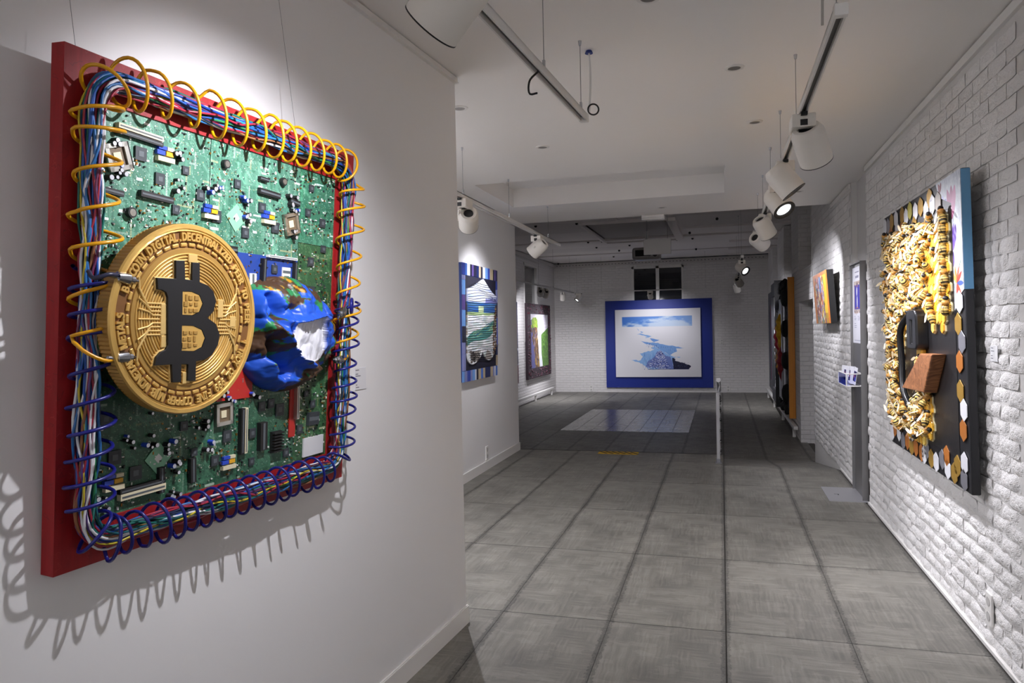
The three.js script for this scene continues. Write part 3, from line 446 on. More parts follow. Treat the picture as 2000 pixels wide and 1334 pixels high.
    const link = rbox(.021, .0095, .006, .003); for (let k = 0; k < 44; k++) { const a = k / 44 * 6.28319, o = part(CO, 'chain_link', link, gold); o.position.set(Math.cos(a) * .1905, Math.sin(a) * .1905, T - .004); o.rotation.z = a + Math.PI / 2; }
    // engraved conductor tracks left and right of the sign
    for (const sd of [-1, 1]) for (let k = 0; k < 9; k++) { const y0 = (k - 4) * .0095, e = (4 - Math.abs(k - 4)), pts = [V(sd * (.085 + .004 * e), y0, T), V(sd * (.115 + .006 * Math.abs(k - 4)), y0, T), V(sd * (.125 + .009 * Math.abs(k - 4)), y0 * 1.9, T), V(sd * .163, y0 * 2.6, T)]; const segs = []; for (let i = 0; i + 1 < pts.length; i++) segs.push(bar(pts[i], pts[i + 1], .0026, 5)); part(CO, 'engraved_track', merge(segs), goldHi); }
    for (const [x, y, w, h] of [[0, .156, .03, .022], [0, .13, .022, .03], [-.012, -.15, .024, .03], [-.085, 0, .026, .075], [.15, -.005, .022, .03], [-.085, -.055, .02, .03], [.102, .03, .02, .05]]) part(CO, 'engraved_pad', rbox(w, h, .006, .002, x, y, T), goldHi);
  }
  { // lettering right round, reading clockwise
    const put = (txt, a0, a1) => { const n = txt.length; for (let i = 0; i < n; i++) { if (txt[i] === ' ') continue; const a = (a0 + (a1 - a0) * (i + .5) / n) * Math.PI / 180; const g = new TextGeometry(txt[i], { font, size: .0195, depth: .006, curveSegments: 3, bevelEnabled: true, bevelThickness: .001, bevelSize: .0008, bevelSegments: 1 }); g.computeBoundingBox(); const b = g.boundingBox; g.translate(-(b.min.x + b.max.x) / 2, txt[i] === '·' ? -.008 : 0, 0); g.scale(1, 1.05, 1); g.rotateZ(a - Math.PI / 2); const r = .2005; g.translate(Math.cos(a) * r, Math.sin(a) * r, T - .006); part(CO, 'letter', g, gold); } };
    put('BITCOIN·DIGITAL·DECENTRALIZED·PEER TO PEER', 163, -3); put('1 TROY OZ 999 FINE COPPER MJB MONETARY METALS', -15, -184);
  }
  { // the black sign with its gold edge
    const B = [[.1605, .6997], [.2182, .7006], [.2165, .746], [.2421, .7474], [.2454, .701], [.2708, .6998], [.2701, .7454], [.2925, .746], [.2944, .6971], [.3242, .6895], [.344, .6743], [.3534, .6482], [.3461, .6235], [.3248, .6054], [.3559, .5889], [.3712, .5599], [.3656, .5332], [.3453, .5072], [.3184, .4961], [.2892, .4935], [.2901, .4427], [.2661, .4445], [.2661, .4867], [.2407, .4888], [.2413, .4432], [.2166, .4443], [.2121, .4895], [.1606, .4895], [.1641, .508], [.1777, .5202], [.1921, .5246], [.1988, .5376], [.1947, .6548], [.1881, .6677], [.1762, .6728], [.1632, .674]];
    const h1 = [[.2389, .6718], [.2693, .6723], [.2957, .6643], [.3082, .6428], [.2974, .6207], [.2742, .6113], [.2401, .612]], h2 = [[.2396, .5861], [.2778, .5849], [.3072, .5748], [.3199, .5526], [.309, .5287], [.2829, .5187], [.241, .521]];
    const sh = (l, g = 0) => { const c = l.reduce((a, p) => [a[0] + p[0] / l.length, a[1] + p[1] / l.length], [0, 0]); return l.map(p => new THREE.Vector2(p[0] - .2765 + (p[0] - c[0]) * g, p[1] - .6005 + (p[1] - c[1]) * g)); };
    const ex = (l, holes, d, z, bev) => { const s = new THREE.Shape(l); for (const q of holes) s.holes.push(new THREE.Path(q)); const g = new THREE.ExtrudeGeometry(s, { depth: d, bevelEnabled: !!bev, bevelThickness: bev, bevelSize: bev, bevelSegments: 2, curveSegments: 6 }); g.translate(0, 0, z); return g; };
    const sg = part(CO, 'currency_sign', ex(sh(B), [sh(h1), sh(h2)], .007, T, .0012), std(0x111113, .55));
    part(sg, 'gold_outline', ex(sh(B), [], .001, T - .003, .0042), goldHi);
    for (const [h, y] of [[h1, .642], [h2, .553]]) { part(sg, 'counter_fill', ex(sh(h, -.03), [], .006, T + .001), gold); const l = []; for (let k = 0; k < 9; k++) l.push(rbox(rr(.006, .016), rr(.006, .018), .004, .001, -.028 + (k % 3) * .017 + rr(0, .004), y - .6005 - .018 + Math.floor(k / 3) * .016, T + .0075)); part(sg, 'circuit_relief', merge(l), goldLo).userData.kind = 'stuff'; }
  }
  // ---- the crumpled globe
  {
    const outl = [[.5871, .6475], [.6223, .6999], [.6854, .727], [.7606, .7374], [.8416, .7337], [.9116, .7089], [.954, .6736], [1.0276, .6157], [1.0551, .566], [1.0441, .5107], [1.0002, .4517], [.9517, .4165], [.9045, .3877], [.8133, .3614], [.734, .3683], [.6585, .3966], [.6073, .4381], [.5867, .5136], [.5866, .5875]];
    const cx = .80, cy = .552, pol = outl.map(p => [Math.atan2(p[1] - cy, p[0] - cx), Math.hypot(p[0] - cx, p[1] - cy)]).sort((a, b) => a[0] - b[0]);
    const rad = (a) => { let i = 0; const n = pol.length; for (i = 0; i < n; i++) if (pol[i][0] > a) break; const A0 = pol[(i - 1 + n) % n], B0 = pol[i % n]; let a0 = A0[0], a1 = B0[0]; if (a1 <= a0) a1 += 6.28319; let t = a; if (t < a0) t += 6.28319; const k = (t - a0) / (a1 - a0); return A0[1] * (1 - k) + B0[1] * k; };
    const sdist = (x, y, l) => { let m = 9; for (let i = 0; i + 1 < l.length; i++) { const [ax, ay] = l[i], [bx2, by2] = l[i + 1], t = Math.max(0, Math.min(1, ((x - ax) * (bx2 - ax) + (y - ay) * (by2 - ay)) / ((bx2 - ax) ** 2 + (by2 - ay) ** 2))); m = Math.min(m, Math.hypot(x - ax - t * (bx2 - ax), y - ay - t * (by2 - ay))); } return m; };
    const inside = (x, y, l) => { let c = false; for (let i = 0, j = l.length - 1; i < l.length; j = i++) if ((l[i][1] > y) !== (l[j][1] > y) && x < (l[j][0] - l[i][0]) * (y - l[i][1]) / (l[j][1] - l[i][1]) + l[i][0]) c = !c; return c; };
    const white = [[.726, .5905], [.8707, .6159], [.8863, .5744], [.9022, .5274], [.9013, .4695], [.8354, .4603], [.7593, .4758], [.7133, .5188], [.7009, .5417], [.7232, .5609]];
    const ridge1 = [[.61, .70], [.605, .66], [.60, .62], [.62, .585], [.665, .57]], ridge2 = [[.665, .57], [.71, .525], [.757, .489], [.80, .457], [.87, .44]], ridge3 = [[.70, .60], [.76, .597], [.82, .605], [.89, .61]], ridge4 = [[.66, .46], [.67, .42], [.72, .40], [.80, .405], [.90, .43]];
    const Nr = 130, Na = 340, pos = [], col = [], idx = [], C = (h) => { const c = new THREE.Color(h); return [c.r, c.g, c.b]; };
    const cBlue = C('#1d4fb8'), cGreen = C('#2a7a48'), cBrown = C('#46301f'), cYel = C('#b07f1e'), cWhite = C('#e6e6ea');
    for (let i = 0; i <= Nr; i++) for (let j = 0; j <= Na; j++) {
      const t = i / Nr, a = (j % Na) / Na * 6.28319 - Math.PI, q = Math.sin(t * Math.PI / 2), r = rad(a) * q, x = cx + Math.cos(a) * r, y = cy + Math.sin(a) * r;
      let z = .112 * Math.cos(t * Math.PI / 2);
      const g = (d, s) => Math.exp(-d * d / (s * s));
      const edge = Math.min(1, (1 - t) * 4 + .15);
      z += edge * (.045 * g(sdist(x, y, ridge1), .022) + .034 * g(sdist(x, y, ridge2), .016) + .026 * g(sdist(x, y, ridge3), .014) + .03 * g(sdist(x, y, ridge4), .018));
      const val = [[.64, .64], [.66, .60], [.64, .55], [.66, .5], [.70, .46]]; z -= edge * .05 * g(sdist(x, y, [[.665, .665], [.68, .62], [.655, .53], [.67, .49], [.72, .44]]), .018);
      z += edge * (.03 * (fbm(x * 16 + 3, y * 16, 3) - .5) - .02 * Math.pow(1 - Math.abs(2 * fbm(x * 9 + 20, y * 9 + 7, 2) - 1), 5) + .01 * (fbm(x * 60, y * 60, 2) - .5));
      if (inside(x, y, white)) z = z * .25 + .75 * (.088 - .14 * (x - .8) + .05 * (y - .53)) + .007 * fbm(x * 50, y * 25, 2);
      pos.push(x, y, Math.max(-.004, z - .004));
      let c = cBlue; const n = fbm(x * 15 + 40, y * 15 + 12, 5), n2 = fbm(x * 26 + 4, y * 26 + 90, 4);
      if (inside(x, y, white)) c = cWhite; else if (n > .54) { c = n2 > .62 ? cGreen : cBrown; if (n < .548) c = cGreen; }
      if (c === cBlue && y > .69 && x < .82) c = n2 > .52 ? cGreen : n2 < .42 ? cYel : cBrown;
      if (c !== cWhite && x > .985) c = n2 > .5 ? cGreen : n2 < .4 ? cYel : cBrown;
      col.push(...c);
    }
    for (let i = 0; i < Nr; i++) for (let j = 0; j < Na; j++) { const p = i * (Na + 1) + j, b = p + Na + 1; idx.push(p, b, p + 1, p + 1, b, b + 1); }
    const g = new THREE.BufferGeometry(); g.setAttribute('position', new THREE.Float32BufferAttribute(pos, 3)); g.setAttribute('color', new THREE.Float32BufferAttribute(col, 3)); g.setIndex(idx); g.computeVertexNormals();
    part(A, 'crumpled_globe', g, std(0xffffff, .42, { vertexColors: true, bumpMap: plasterBump, bumpScale: .001, side: THREE.DoubleSide }));
  }
}
// ---------------------------------------------------------------- bee artwork on the brick wall
{
  const A = thing('bee_artwork', 'large panel of honeycomb hexagons crowded with model bees on the brick wall', 'artwork');
  const up = V(-.0205, .99979, 0), ux = V(0, 0, 1), nz = V().crossVectors(ux, up).normalize();
  basis(A, ux, up, nz, V(1.15, .738, -5.663));
  const W = 1.713, H = 1.585, T = .042;
  part(A, 'panel_board', rbox(W, H, T, .008, W / 2, H / 2, -T / 2), std(0x15151a, .5, { bumpMap: plasterBump, bumpScale: .001 }));
  part(A, 'inner_panel', box(.16, 1.56, .15, 1.42, -.002, .003), std(0x1b1a1c, .42, { bumpMap: plasterBump, bumpScale: .0015 }));
  part(A, 'painted_edge', box(W - .001, W + .0012, 1.0, H - .004, -T + .003, .0005), std('#5f95bd', .5));
  // painted flower field in the near top corner
  const flowerTex = ctex(512, 1024, (x, w, h) => {
    const im = x.createImageData(w, h), d = im.data; for (let j = 0; j < h; j++) for (let i = 0; i < w; i++) { const n = fbm(i / 22, j / 26, 4), q = (j * w + i) * 4; d[q] = 165 + 70 * n; d[q + 1] = 172 + 68 * n; d[q + 2] = 190 + 55 * n; d[q + 3] = 255; } x.putImageData(im, 0, 0);
    const petal = (px, py, a, L, wd2, c) => { x.save(); x.translate(px, py); x.rotate(a); x.fillStyle = c; x.beginPath(); x.moveTo(0, 0); x.bezierCurveTo(wd2, -L * .3, wd2 * .8, -L * .8, 0, -L); x.bezierCurveTo(-wd2 * .8, -L * .8, -wd2, -L * .3, 0, 0); x.fill(); x.restore(); };
    for (const a of [-.35, 0, .3]) petal(330, 330, a, 250, 60, pick(['#9a3f74', '#b05a8c', '#8a3a6a']));
    for (let k = 0; k < 6; k++) petal(150, 210, k * 1.05, 90, 40, k % 2 ? '#7d7fb5' : '#a9a7d4'); x.fillStyle = '#e0b93c'; x.beginPath(); x.arc(150, 210, 18, 0, 7); x.fill();
    petal(90, 90, .4, 80, 30, '#7a3a4a'); petal(90, 90, -.4, 80, 30, '#8a4a54');
    for (const a of [-.2, .1, .35]) petal(330, 560, a, 200, 48, pick(['#5a3f94', '#6b4fae', '#4a3488'])); petal(330, 560, Math.PI, 120, 26, '#53398c');
    x.strokeStyle = '#3f6f5a'; x.lineWidth = 9; x.beginPath(); x.moveTo(350, 980); x.bezierCurveTo(360, 860, 380, 760, 470, 640); x.stroke(); x.beginPath(); x.moveTo(370, 800); x.bezierCurveTo(330, 760, 330, 720, 340, 690); x.stroke(); x.strokeStyle = '#4a7fae'; x.beginPath(); x.moveTo(360, 1020); x.lineTo(330, 800); x.stroke();
    for (const [a, c] of [[-.2, '#e88a4a'], [.4, '#d9543a'], [.9, '#c23a2c'], [1.6, '#3f5aa8'], [2.4, '#d9543a'], [3, '#b83028'], [-.8, '#e8a85a']]) petal(380, 800, a, 130, 26, c);
  });
  const fl = (() => { const pts = [[1.30, 1.583], [1.711, 1.583], [1.711, 1.0], [1.66, .98], [1.56, .90], [1.56, 1.44], [1.46, 1.47], [1.36, 1.50]]; const s = new THREE.Shape(pts.map(p => new THREE.Vector2(...p))), g = new THREE.ExtrudeGeometry(s, { depth: .003, bevelEnabled: false }), p = g.attributes.position, uv = []; for (let i = 0; i < p.count; i++) uv.push((p.getX(i) - 1.30) / .411, (p.getY(i) - .88) / .705); g.setAttribute('uv', new THREE.Float32BufferAttribute(uv, 2)); return g; })();
  part(A, 'flower_painting', fl, std(0xffffff, .5, { map: flowerTex }));
  // hexagons of the border
  const hexShape = (R) => { const s = new THREE.Shape(); for (let k = 0; k < 6; k++) { const a = Math.PI / 6 + k * Math.PI / 3; s[k ? 'lineTo' : 'moveTo'](Math.cos(a) * R, Math.sin(a) * R); } s.closePath(); return s; };
  const hexG = new THREE.ExtrudeGeometry(hexShape(.0565), { depth: .0022, bevelEnabled: true, bevelThickness: .0006, bevelSize: .0006, bevelSegments: 1 });
  const hm = { w: std('#dcdce0', .4), s: std('#9a9aa2', .32, { metalness: .5 }), g: std('#b08a3c', .35, { metalness: .35 }), o: std('#a8662a', .45), y: std('#a9a04a', .45), t: std('#8f8478', .5) };
  const hexes = [[1.612, .832, 'g'], [1.66, .743, 's'], [1.615, .644, 'o'], [1.61, .498, 'g'], [1.655, .408, 'w'], [1.637, .306, 'o'], [1.635, .143, 'w'], [1.623, .058, 's'], [1.522, .108, 'g'], [1.655, .06, 'o', 1], [1.352, .06, 'w'], [1.465, .06, 'g'], [1.256, .094, 's'], [1.34, .128, 'o'], [1.137, .058, 'w'], [1.039, .06, 'g'], [.947, .094, 's'], [.89, .058, 'w'], [.83, .06, 'o'], [.70, .069, 'o'], [.59, .058, 'g'], [.488, .075, 'o'], [.59, .135, 'w'], [.37, .058, 's'], [.26, .095, 'w'], [.14, .11, 'o'], [.058, .07, 'w'], [1.643, .94, 'w'], [1.344, 1.48, 't'], [1.234, 1.485, 'w'], [1.185, 1.527, 'g'], [1.11, 1.47, 'w'], [.998, 1.51, 'g'], [.881, 1.50, 'w'], [.754, 1.526, 'y'], [.656, 1.50, 'w'], [.556, 1.526, 'g'], [.54, 1.44, 'o'], [.41, 1.45, 'w'], [.39, 1.526, 'w'], [.263, 1.526, 'g'], [.155, 1.51, 's'], [.06, 1.518, 'w'], [.225, 1.44, 'o'], [.844, 1.425, 'g'], [.06, 1.30, 's'], [.062, 1.05, 'o'], [.06, .80, 's'], [.06, .55, 'o'], [.06, .32, 's'], [.10, .22, 'o']];
  hexes.forEach(([x, y, m, skip]) => { if (skip) return; const o = part(A, 'hexagon', hexG, hm[m]); o.position.set(x, y, .004); });
  // honeycomb sheet: golden cells with pale walls
  const inside = (x, y, l) => { let c = false; for (let i = 0, j = l.length - 1; i < l.length; j = i++) if ((l[i][1] > y) !== (l[j][1] > y) && x < (l[j][0] - l[i][0]) * (y - l[i][1]) / (l[j][1] - l[i][1]) + l[i][0]) c = !c; return c; };
  const comb = [[.20, 1.36], [.60, 1.36], [1.0, 1.32], [1.40, 1.36], [1.52, 1.40], [1.53, .92], [1.44, .88], [1.38, .80], [1.30, .84], [1.22, .80], [1.14, .87], [.98, .92], [.86, .93], [.66, .92], [.56, .80], [.50, .62], [.50, .42], [.66, .30], [.95, .40], [1.12, .43], [1.14, .20], [1.0, .15], [.55, .15], [.30, .17], [.17, .32], [.17, .9]];
  const combs = [std('#e6b53c', .35), std('#dda62c', .35), std('#f0cc64', .35), std('#d69c2c', .35)], wallM = std('#f1e3b4', .5);
  const cR = .034, cellG = new THREE.ExtrudeGeometry(hexShape(cR * .86), { depth: .006, bevelEnabled: true, bevelThickness: .004, bevelSize: .002, bevelSegments: 1 }), backG = new THREE.ExtrudeGeometry(hexShape(cR * 1.03), { depth: .008, bevelEnabled: false });
  let n = 0; for (let r = 0; r < 30; r++) for (let c = 0; c < 30; c++) { const x = .12 + c * cR * 1.732 + (r % 2) * cR * .866, y = .15 + r * cR * 1.5; if (x > 1.55 || !inside(x, y, comb)) continue; const o = part(A, 'honeycomb_cell', backG, wallM); o.position.set(x, y, .003); const q = part(o, 'cell_cap', cellG, combs[n++ % 4]); q.position.z = .006; }
  // bees
  const prof = [[0, -.034], [.006, -.031], [.011, -.024], [.0135, -.014], [.013, -.004], [.007, .004], [.0115, .009], [.0125, .016], [.009, .022], [.005, .0245], [.0085, .027], [.0085, .032], [.005, .0365], [0, .038]];
  const fineProf = new THREE.SplineCurve(prof.map(p => new THREE.Vector2(...p))).getPoints(34).map(p => new THREE.Vector2(Math.max(0, p.x), p.y));
  const bodyG = new THREE.LatheGeometry(fineProf, 12); { const p = bodyG.attributes.position, cl = [], yl = new THREE.Color('#e8c46a'), bk = new THREE.Color('#1a1510'), br = new THREE.Color('#c08a3c'); for (let i = 0; i < p.count; i++) { const y = p.getY(i), c = y < .003 ? (Math.floor((y + .036) / .0052) % 2 ? yl : bk) : y < .024 ? br : bk; cl.push(c.r, c.g, c.b); } bodyG.setAttribute('color', new THREE.Float32BufferAttribute(cl, 3)); }
  bodyG.scale(1.35, 1.25, 1.35);
  const beeM = std(0xffffff, .5, { vertexColors: true }), wingM = new THREE.MeshPhysicalMaterial({ color: 0xfbf1d6, roughness: .4, transmission: .35, thickness: 0, side: THREE.DoubleSide });
  const wing = (sx) => { const s = new THREE.Shape(); s.moveTo(0, 0); s.bezierCurveTo(.009 * sx, .003, .02 * sx, -.012, .026 * sx, -.04); s.bezierCurveTo(.018 * sx, -.046, .007 * sx, -.03, 0, 0); const g = new THREE.ExtrudeGeometry(s, { depth: .0008, bevelEnabled: false, curveSegments: 5 }); g.rotateY(-.5 * sx); g.translate(.006 * sx, .018, .014); return g; };
  const wl = wing(1), wr = wing(-1), leg = merge([-1, 1].flatMap(s => [-.002, .008, .016].map(y => bar(V(.01 * s, y, 0), V(.028 * s, y - .008, -.014), .0011, 4))));
  const bee = (x, y, z, a, tilt, roll, s) => { const b = part(A, 'bee', bodyG, beeM); b.position.set(x, y, z); b.rotation.set(tilt, roll, a, 'ZXY'); b.scale.setScalar(s); part(b, 'wing', wl, wingM); part(b, 'wing', wr, wingM); part(b, 'legs', leg, M.black).userData.kind = 'stuff'; };
  const main = [[.20, 1.44], [.55, 1.42], [1.13, 1.40], [1.40, 1.41], [1.44, 1.30], [1.20, 1.05], [1.02, .90], [.72, .90], [.55, .80], [.50, .42], [.66, .26], [.95, .42], [1.14, .45], [1.16, .20], [.70, .17], [.30, .18], [.16, .36]];
  const placed = []; let tries = 0;
  while (placed.length < 190 && tries++ < 20000) { const x = rr(.15, 1.45), y = rr(.17, 1.45); if (!inside(x, y, main)) continue; const dm = x > 1.1 && y > 1.0 ? .075 : .052; if (placed.some(p => Math.hypot(p[0] - x, p[1] - y) < dm)) continue; placed.push([x, y]); bee(x, y, rr(.026, .055), rr(-3.1, 3.1), rr(-.7, .5), rr(-.6, .6), rr(.95, 1.25)); }
  for (let k = 0; k < 10; k++) bee(1.475 + rr(-.02, .03), 1.39 - k * .052, .03, rr(-.5, .5), 0, 0, 1.2);
  for (const [x, y] of [[.96, .62], [.98, .53], [.93, .47], [.83, .76], [1.23, .95], [1.26, .88]]) bee(x, y, .035, rr(-1, 1), 0, 0, 1.15);
  // dark moulded handle, strap and the burl wood block
  const blackGloss = std(0x141416, .28);
  part(A, 'black_handle', (() => { const s = new THREE.Shape(); s.moveTo(.03, 0); s.lineTo(.17, 0); s.quadraticCurveTo(.2, 0, .2, .03); s.lineTo(.2, .17); s.quadraticCurveTo(.2, .215, .15, .215); s.lineTo(.05, .215); s.quadraticCurveTo(0, .215, 0, .17); s.lineTo(0, .03); s.quadraticCurveTo(0, 0, .03, 0); const h = new THREE.Path(); h.moveTo(.07, .02); h.lineTo(.13, .02); h.lineTo(.14, .17); h.lineTo(.06, .17); s.holes.push(h); const g = new THREE.ExtrudeGeometry(s, { depth: .05, bevelEnabled: true, bevelThickness: .012, bevelSize: .01, bevelSegments: 3 }); g.translate(.86, .695, .008); return g; })(), blackGloss);
  part(A, 'black_strap', tube([V(.78, .90, .03), V(.62, .80, .05), V(.60, .6, .045), V(.64, .42, .05), V(.74, .30, .03)], .02, 40, 10), blackGloss);
  part(A, 'honey_comb_neck', rbox(.11, .26, .03, .012, .965, .57, .02), combs[0]);
  const woodTex = ctex(256, 256, (x, w, h) => { const im = x.createImageData(w, h), d = im.data; for (let j = 0; j < h; j++) for (let i = 0; i < w; i++) { const a = fbm(i / 40, j / 40, 4), b = Math.sin(a * 38 + i / 30), q = (j * w + i) * 4, v = .5 + .35 * b * fbm(i / 9 + 5, j / 9, 3) + .25 * (a - .5); d[q] = 92 + 112 * v; d[q + 1] = 56 + 84 * v; d[q + 2] = 34 + 58 * v; d[q + 3] = 255; } x.putImageData(im, 0, 0); });
  part(A, 'burl_wood_block', (() => { const s = new THREE.Shape([[1.147, .662], [1.386, .668], [1.20, .462], [.715, .445]].map(p => new THREE.Vector2(...p))); const g = new THREE.ExtrudeGeometry(s, { depth: .055, bevelEnabled: true, bevelThickness: .008, bevelSize: .008, bevelSegments: 2 }); g.translate(0, 0, .01); const p = g.attributes.position, uv = []; for (let i = 0; i < p.count; i++) uv.push(p.getX(i) * 2.2, p.getY(i) * 2.2 + p.getZ(i)); g.setAttribute('uv', new THREE.Float32BufferAttribute(uv, 2)); return g; })(), std(0xffffff, .35, { map: woodTex }));
}
// ---------------------------------------------------------------- other artworks
function faceUV(g, x0, x1, y0, y1) { const p = g.attributes.position, uv = []; for (let i = 0; i < p.count; i++) uv.push((p.getX(i) - x0) / (x1 - x0), (p.getY(i) - y0) / (y1 - y0)); g.setAttribute('uv', new THREE.Float32BufferAttribute(uv, 2)); return g; }
{ // sea wave work with its striped border
  const A = thing('wave_artwork', 'sea wave picture with shaped threaded panel and blue striped border', 'artwork');
  basis(A, V(0, 0, -1), V(.0242, .9997, 0), V(1, -.0242, 0), V(-2.56, 1.057, -6.93)); A.rotation.z += 0;
  const W = 1.2, H = 1.235;
  part(A, 'backing_board', rbox(W, H, .035, .004, W / 2, H / 2, -.018), std('#223a78', .5));
  part(A, 'dark_panel', box(.09, W - .07, .12, H - .13, 0, .006), std('#17162b', .7));
  const strips = ['#2f62c0', '#6f9fe0', '#d5d8e6', '#1d2a5c', '#3b4fae', '#8a90c4', '#232338', '#b9a98a', '#4a78d0', '#5b4a8a'].map(c => std(c, .35));
  const put = (x0, x1, y0, y1) => part(A, 'border_strip', box(x0 + .001, x1 - .001, y0 + .001, y1 - .001, 0, .006 + rnd() * .004), pick(strips));
  for (let x = 0; x < W - .03;) { const w = Math.min(rr(.04, .1), W - x); put(x, x + w, H - .125, H); x += w; } for (let x = 0; x < W - .03;) { const w = Math.min(rr(.04, .1), W - x); put(x, x + w, 0, .115); x += w; }
  for (let y = .118; y < H - .14;) { const h = Math.min(rr(.06, .18), H - .127 - y); put(0, .085, y, y + h); y += h; } for (let y = .118; y < H - .14;) { const h = Math.min(rr(.06, .18), H - .127 - y); put(W - .065, W, y, y + h); y += h; }
  const tex = ctex(512, 1024, (x, w, h) => {
    let g = x.createLinearGradient(0, 0, 0, h * .3); g.addColorStop(0, '#dfe8f6'); g.addColorStop(.6, '#c5cdf0'); g.addColorStop(1, '#d8daf0'); x.fillStyle = g; x.fillRect(0, 0, w, h);
    for (let k = 0; k < 120; k++) { x.fillStyle = pick(['rgba(255,250,210,.25)', 'rgba(170,190,240,.25)', 'rgba(255,255,255,.3)']); x.beginPath(); x.ellipse(rr(0, w), rr(0, 280), rr(20, 90), rr(8, 22), 0, 0, 7); x.fill(); }
    x.fillStyle = '#7d80c0'; x.beginPath(); x.moveTo(300, 290); for (let k = 0; k <= 10; k++) x.lineTo(310 + k * 20, 240 - 60 * noise(k * 1.3, 4) + (k % 2) * 18); x.lineTo(w, 300); x.closePath(); x.fill();
    x.fillStyle = '#2f62a8'; x.fillRect(0, 285, w, 130); for (let k = 0; k < 150; k++) { x.fillStyle = pick(['rgba(20,60,130,.5)', 'rgba(80,140,200,.5)', 'rgba(170,200,140,.3)']); x.fillRect(rr(0, w), rr(285, 412), rr(20, 120), 4); }
    x.fillStyle = '#cfe3b0'; x.fillRect(180, 330, 90, 180); x.fillStyle = '#a8c48a'; x.fillRect(0, 405, w, 45); x.fillStyle = '#eef2f4'; x.fillRect(0, 440, w, 584);
    for (let k = 0; k < 240; k++) { x.fillStyle = pick(['rgba(255,255,255,.7)', 'rgba(205,215,225,.6)', 'rgba(180,205,190,.4)']); x.beginPath(); x.ellipse(rr(0, w), rr(440, 1024), rr(10, 60), rr(5, 20), rr(-.3, .3), 0, 7); x.fill(); }
    x.fillStyle = '#4f8f88'; x.beginPath(); x.moveTo(0, 690); x.bezierCurveTo(130, 570, 190, 640, 250, 590); x.bezierCurveTo(380, 560, 420, 500, 512, 470); x.lineTo(512, 560); x.bezierCurveTo(420, 700, 330, 730, 200, 740); x.bezierCurveTo(120, 740, 60, 730, 0, 790); x.fill();
    for (let k = 0; k < 60; k++) { x.strokeStyle = pick(['#7fb59a', '#2f6f8a', '#b7d49a', '#3f8a7a']); x.lineWidth = rr(3, 9); const a = rr(0, 430), y = 720 - a * .32 + rr(-60, 30); x.beginPath(); x.moveTo(a, y); x.quadraticCurveTo(a + 40, y - 30, a + 90, y - 40); x.stroke(); }
    for (let k = 0; k < 260; k++) { const y = rr(300, 1000); x.fillStyle = pick(['#5b3a2c', '#7a5138', '#3a2620', '#8a6a4a', '#a3835f']); x.fillRect(w - rr(5, 20 + 60 * Math.min(1, (y - 260) / 300)), y, rr(8, 30), rr(6, 24)); }
    for (let k = 0; k < 90; k++) { x.fillStyle = pick(['#4a4240', '#2a2626', '#7a706a', '#b8b2aa']); x.beginPath(); x.ellipse(rr(50, 200), rr(860, 980), rr(6, 26), rr(5, 18), 0, 0, 7); x.fill(); }
    x.fillStyle = '#a39c94'; x.beginPath(); x.moveTo(285, 960); x.lineTo(330, 850); x.lineTo(400, 900); x.lineTo(430, 990); x.fill();
  });
  const s = new THREE.Shape(); s.moveTo(.11, .30); s.bezierCurveTo(.11, .20, .22, .16, .32, .18); s.bezierCurveTo(.48, .20, .55, .26, .60, .30); s.bezierCurveTo(.68, .22, .78, .18, .88, .20); s.bezierCurveTo(1.0, .23, 1.1, .32, 1.11, .38); s.lineTo(1.11, .93); s.bezierCurveTo(.95, .95, .80, 1.03, .64, 1.10); s.bezierCurveTo(.48, 1.06, .36, 1.0, .11, .97); s.closePath();
  const pn = part(A, 'shaped_panel', faceUV(new THREE.ExtrudeGeometry(s, { depth: .016, bevelEnabled: false, curveSegments: 10 }), .11, 1.11, .16, 1.10).translate(0, 0, .006), std(0xffffff, .5, { map: tex }));
  for (let k = 0; k < 36; k++) { const y = .22 + k * .0235, pts = []; const x0 = y < .3 ? .16 : .12, x1 = y > .95 ? 1.06 - (y - .95) * 2.6 : 1.1, xa = y > .98 ? .14 + (y - .98) * 3.6 : x0; if (y > 1.06) continue; for (let i = 0; i <= 12; i++) { const t = i / 12; pts.push(V(xa + (x1 - xa) * t, y + .006 * Math.sin(t * 7 + k) + (y > .75 ? .012 * Math.sin(t * 5 + k * .4) : 0), .0235)); } part(pn, 'thread', tube(pts, .0026, 24, 4), M.black); }
}
